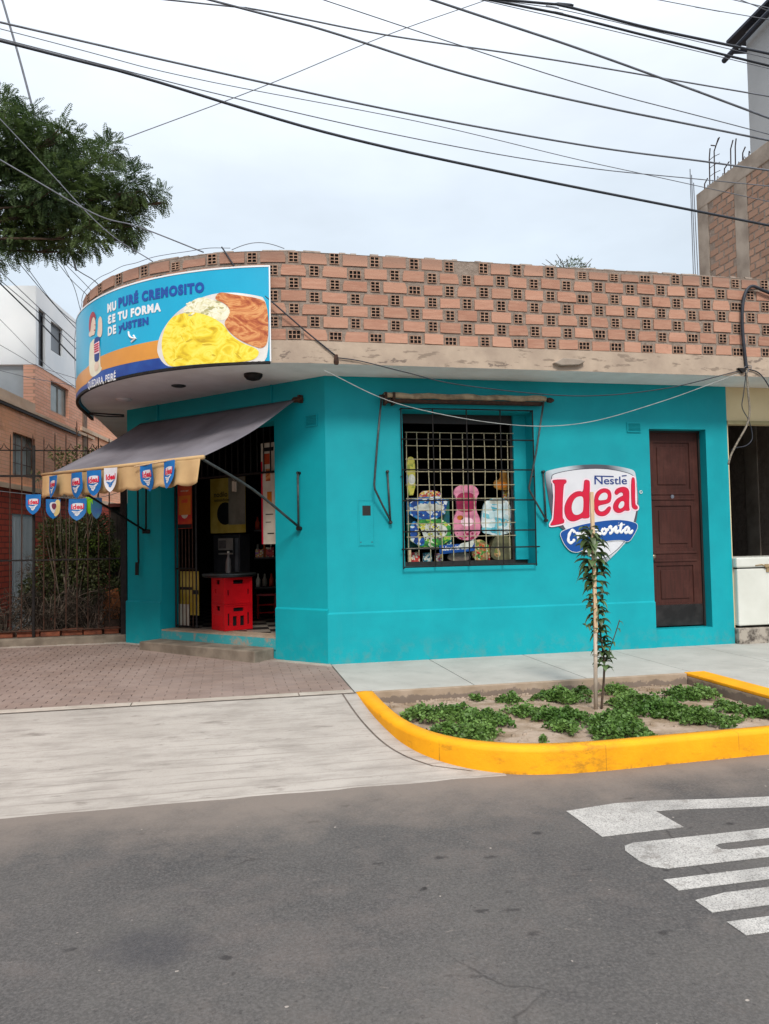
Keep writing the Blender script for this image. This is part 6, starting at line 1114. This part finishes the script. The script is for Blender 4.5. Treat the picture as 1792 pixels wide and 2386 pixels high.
def dry(name, x, y, lb, n, hgt, spread, lean, leafy):
    t_ = thing(name, (x, y, .12), lb, 'shrub', 'dry shrubs behind the fence'); q = MB(); lq = MB()
    for i in range(n):
        a = random.uniform(0, 6.28); e_ = V((x+spread*math.cos(a)*random.uniform(.4, 1)+lean, y+.35*spread*math.sin(a), .12+hgt*random.uniform(.35, 1))); mid = V((x, y, .12)).lerp(e_, .5)+V((random.uniform(-.12, .12), random.uniform(-.1, .1), random.uniform(-.05, .18)))
        pts = spline([(x+random.uniform(-.06, .06), y, .12), mid, e_], 6); q.tube(pts, [.011*(1-.75*j/len(pts)) for j in range(len(pts))], 5, cap=False)
        for _ in range(3):
            k = random.randrange(5, len(pts)); e3 = pts[k]+rv()*.22+V((0, 0, -.03)); q.tube([pts[k], pts[k].lerp(e3, .5)+rv()*.02, e3], [.005, .0035, .002], 4, cap=False)
            for _ in range(leafy): u_ = random.random(); p = pts[k].lerp(e3, u_)+rv()*.07; sleaf(lq, p, rv()+V((0, 0, -.4)), rv(), random.uniform(.05, .11), .007)
    q.build('twig', TWIG, t_); lq.build('needle', DRYL, t_)
dry('dry_shrub', -4.35, 3.05, 'tangled dry dark shrub at the left edge behind the fence', 22, .7, .5, .1, 26)
dry('dry_shrub', -3.75, 3.1, 'sprawling dead shrub with long grey twigs in the middle behind the fence', 30, .75, .75, .15, 46)
dry('dry_shrub', -3.15, 3.05, 'arching dry shrub close to the fence post beside the shop', 22, .7, .6, -.1, 34)
dry('dry_shrub', -3.5, 3.5, 'taller dry shrub tangled into the dark bush in the yard', 20, 1.3, .6, -.15, 40)
# wispy tree top beyond the parapet
ft = thing('far_tree', (5.8, 5.2, 0), 'small wispy tree top peeping over the brick parapet', 'tree'); m = MB(); m.tube([(5.8, 5.2, 3.6), (5.78, 5.2, 6.6)], [.06, .03], 6)
for _ in range(14): e_ = V((5.75+random.uniform(-.55, .5), 5.2+random.uniform(-.3, .3), 6.72+random.uniform(-.1, .42))); m.tube([(5.78, 5.2, 6.5), V((5.78, 5.2, 6.5)).lerp(e_, .6)+V((0, 0, .08)), e_], [.016, .01, .005], 5)
m.build('trunk', BARK, ft); m = MB()
for _ in range(900):
    c_ = random.choice(((5.55, 6.85, .3), (5.8, 7.0, .22), (6.15, 6.8, .2), (6.0, 6.85, .25))); o_ = rv(); p = V((c_[0], 5.2, c_[1]))+V((o_.x, o_.y, o_.z*.7))*c_[2]*random.random()**.4; sleaf(m, p, o_+rv(), rv(), .07, .02)
m.build('crown', mk_leaf('pale_far_leaf', '#6d7a68', '#56654f', .3, .6), ft)

# ============================================================ CABLES
WL = ['heavy dark cable crossing the sky from upper left', 'hair-thin cable below the top left cable', 'thin grey cable just above the thickest low cable', 'thickest low cable sagging from left edge to the brick block', 'dark cable entering at the top left third and falling right', 'twin grey cable running nearly level below the top edge', 'thin cable falling right from the top middle', 'thick dark cable falling steeply from the top middle', 'upper thick cable of the top right bundle', 'lower thick cable of the top right bundle', 'thin wire inside the top right bundle', 'lowest thin wire of the top right bundle', 'thin wire across the top right sky above the bundle', 'short wire crossing the top right corner', 'faint far wire rising right across the sky behind the others', 'faint far cable hanging steeply at the top left', 'dark cable passing the tree down to the parapet top', 'grey cable from the tree to the parapet beside the dark one', 'cable crossing the tree down to the rounded roof end', 'thinner cable under the tree to the rounded roof end', 'thick black cable crossing before the white storey', 'upper thin cable beside the black one before the white storey', 'lower thin cable beside the black one before the white storey', 'upper cable of the pair above the white storey roof', 'lower cable of the pair above the white storey roof', 'short steep wire right of the white storey', 'second steep wire right of the white storey', 'thin slack wire low across the white storey', 'lowest slack wire across the grey terrace wall', 'diagonal thin wire across the orange brick']
for i, (pts, r_) in enumerate(WIRES):
    p = [V(q) for q in pts]; r_ *= .72; far = i in (14, 15); onshop = 16 <= i
    a = p[0]+(p[0]-p[1]).normalized()*(6 if not onshop else 3); ext = [a]+p
    if not onshop: ext.append(p[-1]+(p[-1]-p[-2]).normalized()*(7 if not far else 3))
    elif i > 17: ext.append(V((-3.09, 4.2, p[-1].z-.15)))
    m = MB(); m.tube(spline(ext, 8), r_, 6); tag(m.build('power_cable', WIREB if r_ > .0095 and not far else WIREG, None, True), WL[i], 'cable', 'overhead cables')
def wire(pts, r_, mt_, lb, name='wall_wire'):
    m = MB(); m.tube(spline(pts, 8), r_, 6); return tag(m.build(name, mt_, None, True), lb, 'cable')
W_ = WALLW
wire([RIM(-1.0, 4.72, -.01), RIM(-.75, 4.35, .01), V(W_['dark'][0]), V(W_['dark'][1]), V(W_['dark'][2])], .008, WIREB, 'dark wire slanting over the bricks to a rusty insulator'); wire(W_['dark2'], .006, WIREB, 'dark wire sagging along the soffit to the right bracket'); wire(W_['white'], .0042, WIREW, 'pale wire sagging low across the turquoise wall and window')
wire(W_['thick']+[], .02, WIREB, 'thick black cable looping down over the right end of the parapet'); wire(W_['loose'], .013, pm('frayed_cable', '#8d8374', '#5f574c', 40, .8), 'frayed cable hanging loose beside the turquoise wall end'); wire(W_['loose2'], .006, WIREB, 'thin wire looping beside the frayed hanging cable'); wire(W_['right']+[(6.4, -.62, 2.9)], .008, WIREB, 'wire drooping right from the wall bracket')
wire([RIM(-.9-.25*i, 4.70+.02*abs(math.sin(i*1.3)), -.01) for i in range(14)]+[RIM(-4.4, 4.3, .1), RIM(-4.45, 3.5, .09)], .0035, WIREG, 'thin wire following the parapet top round the corner')
wire([RIM(-.9+.12*i, 4.70+.07*math.sin(i*.62), -.06) for i in range(6)], .004, WIREG, 'small arched wire standing on the parapet top')
ib = thing('insulator', (.06, -.6, 3.44), 'rusty wire insulator fixed to the plaster band beside the billboard', 'insulator'); m = MB(); m.tube([(.055, -.63, 3.39), (.055, -.63, 3.42), (.055, -.63, 3.46), (.055, -.63, 3.50)], [.022, .03, .026, .018], 8); m.build('body', RUST, ib); m = MB(); m.tube([(.055, -.58, 3.45), (.055, -.64, 3.45)], .01, 6); m.build('pin', BLKM, ib)
br = thing('cable_bracket', (5.2, -.6, 3.48), 'dark bracket with wire knots at the right end of the plaster band', 'bracket'); m = MB(); m.prism(FR, [(5.09, 3.50), (5.20, 3.50), (5.19, 3.46), (5.16, 3.44)], .585, .64); m.build('plate', BLKM, br); m = MB(); m.tube(spline([(5.21+.03*math.cos(t), -.63+.01*math.sin(3*t), 3.48+.045*math.sin(t)) for t in (0, 1, 2, 3, 4, 5, 6.2, 7.2, 8)], 4), .005, 5); m.tube([(5.23, -.62, 3.54), (5.29, -.62, 3.535), (5.29, -.62, 3.50)], .005, 5); m.build('wire_knot', WIREG, br)
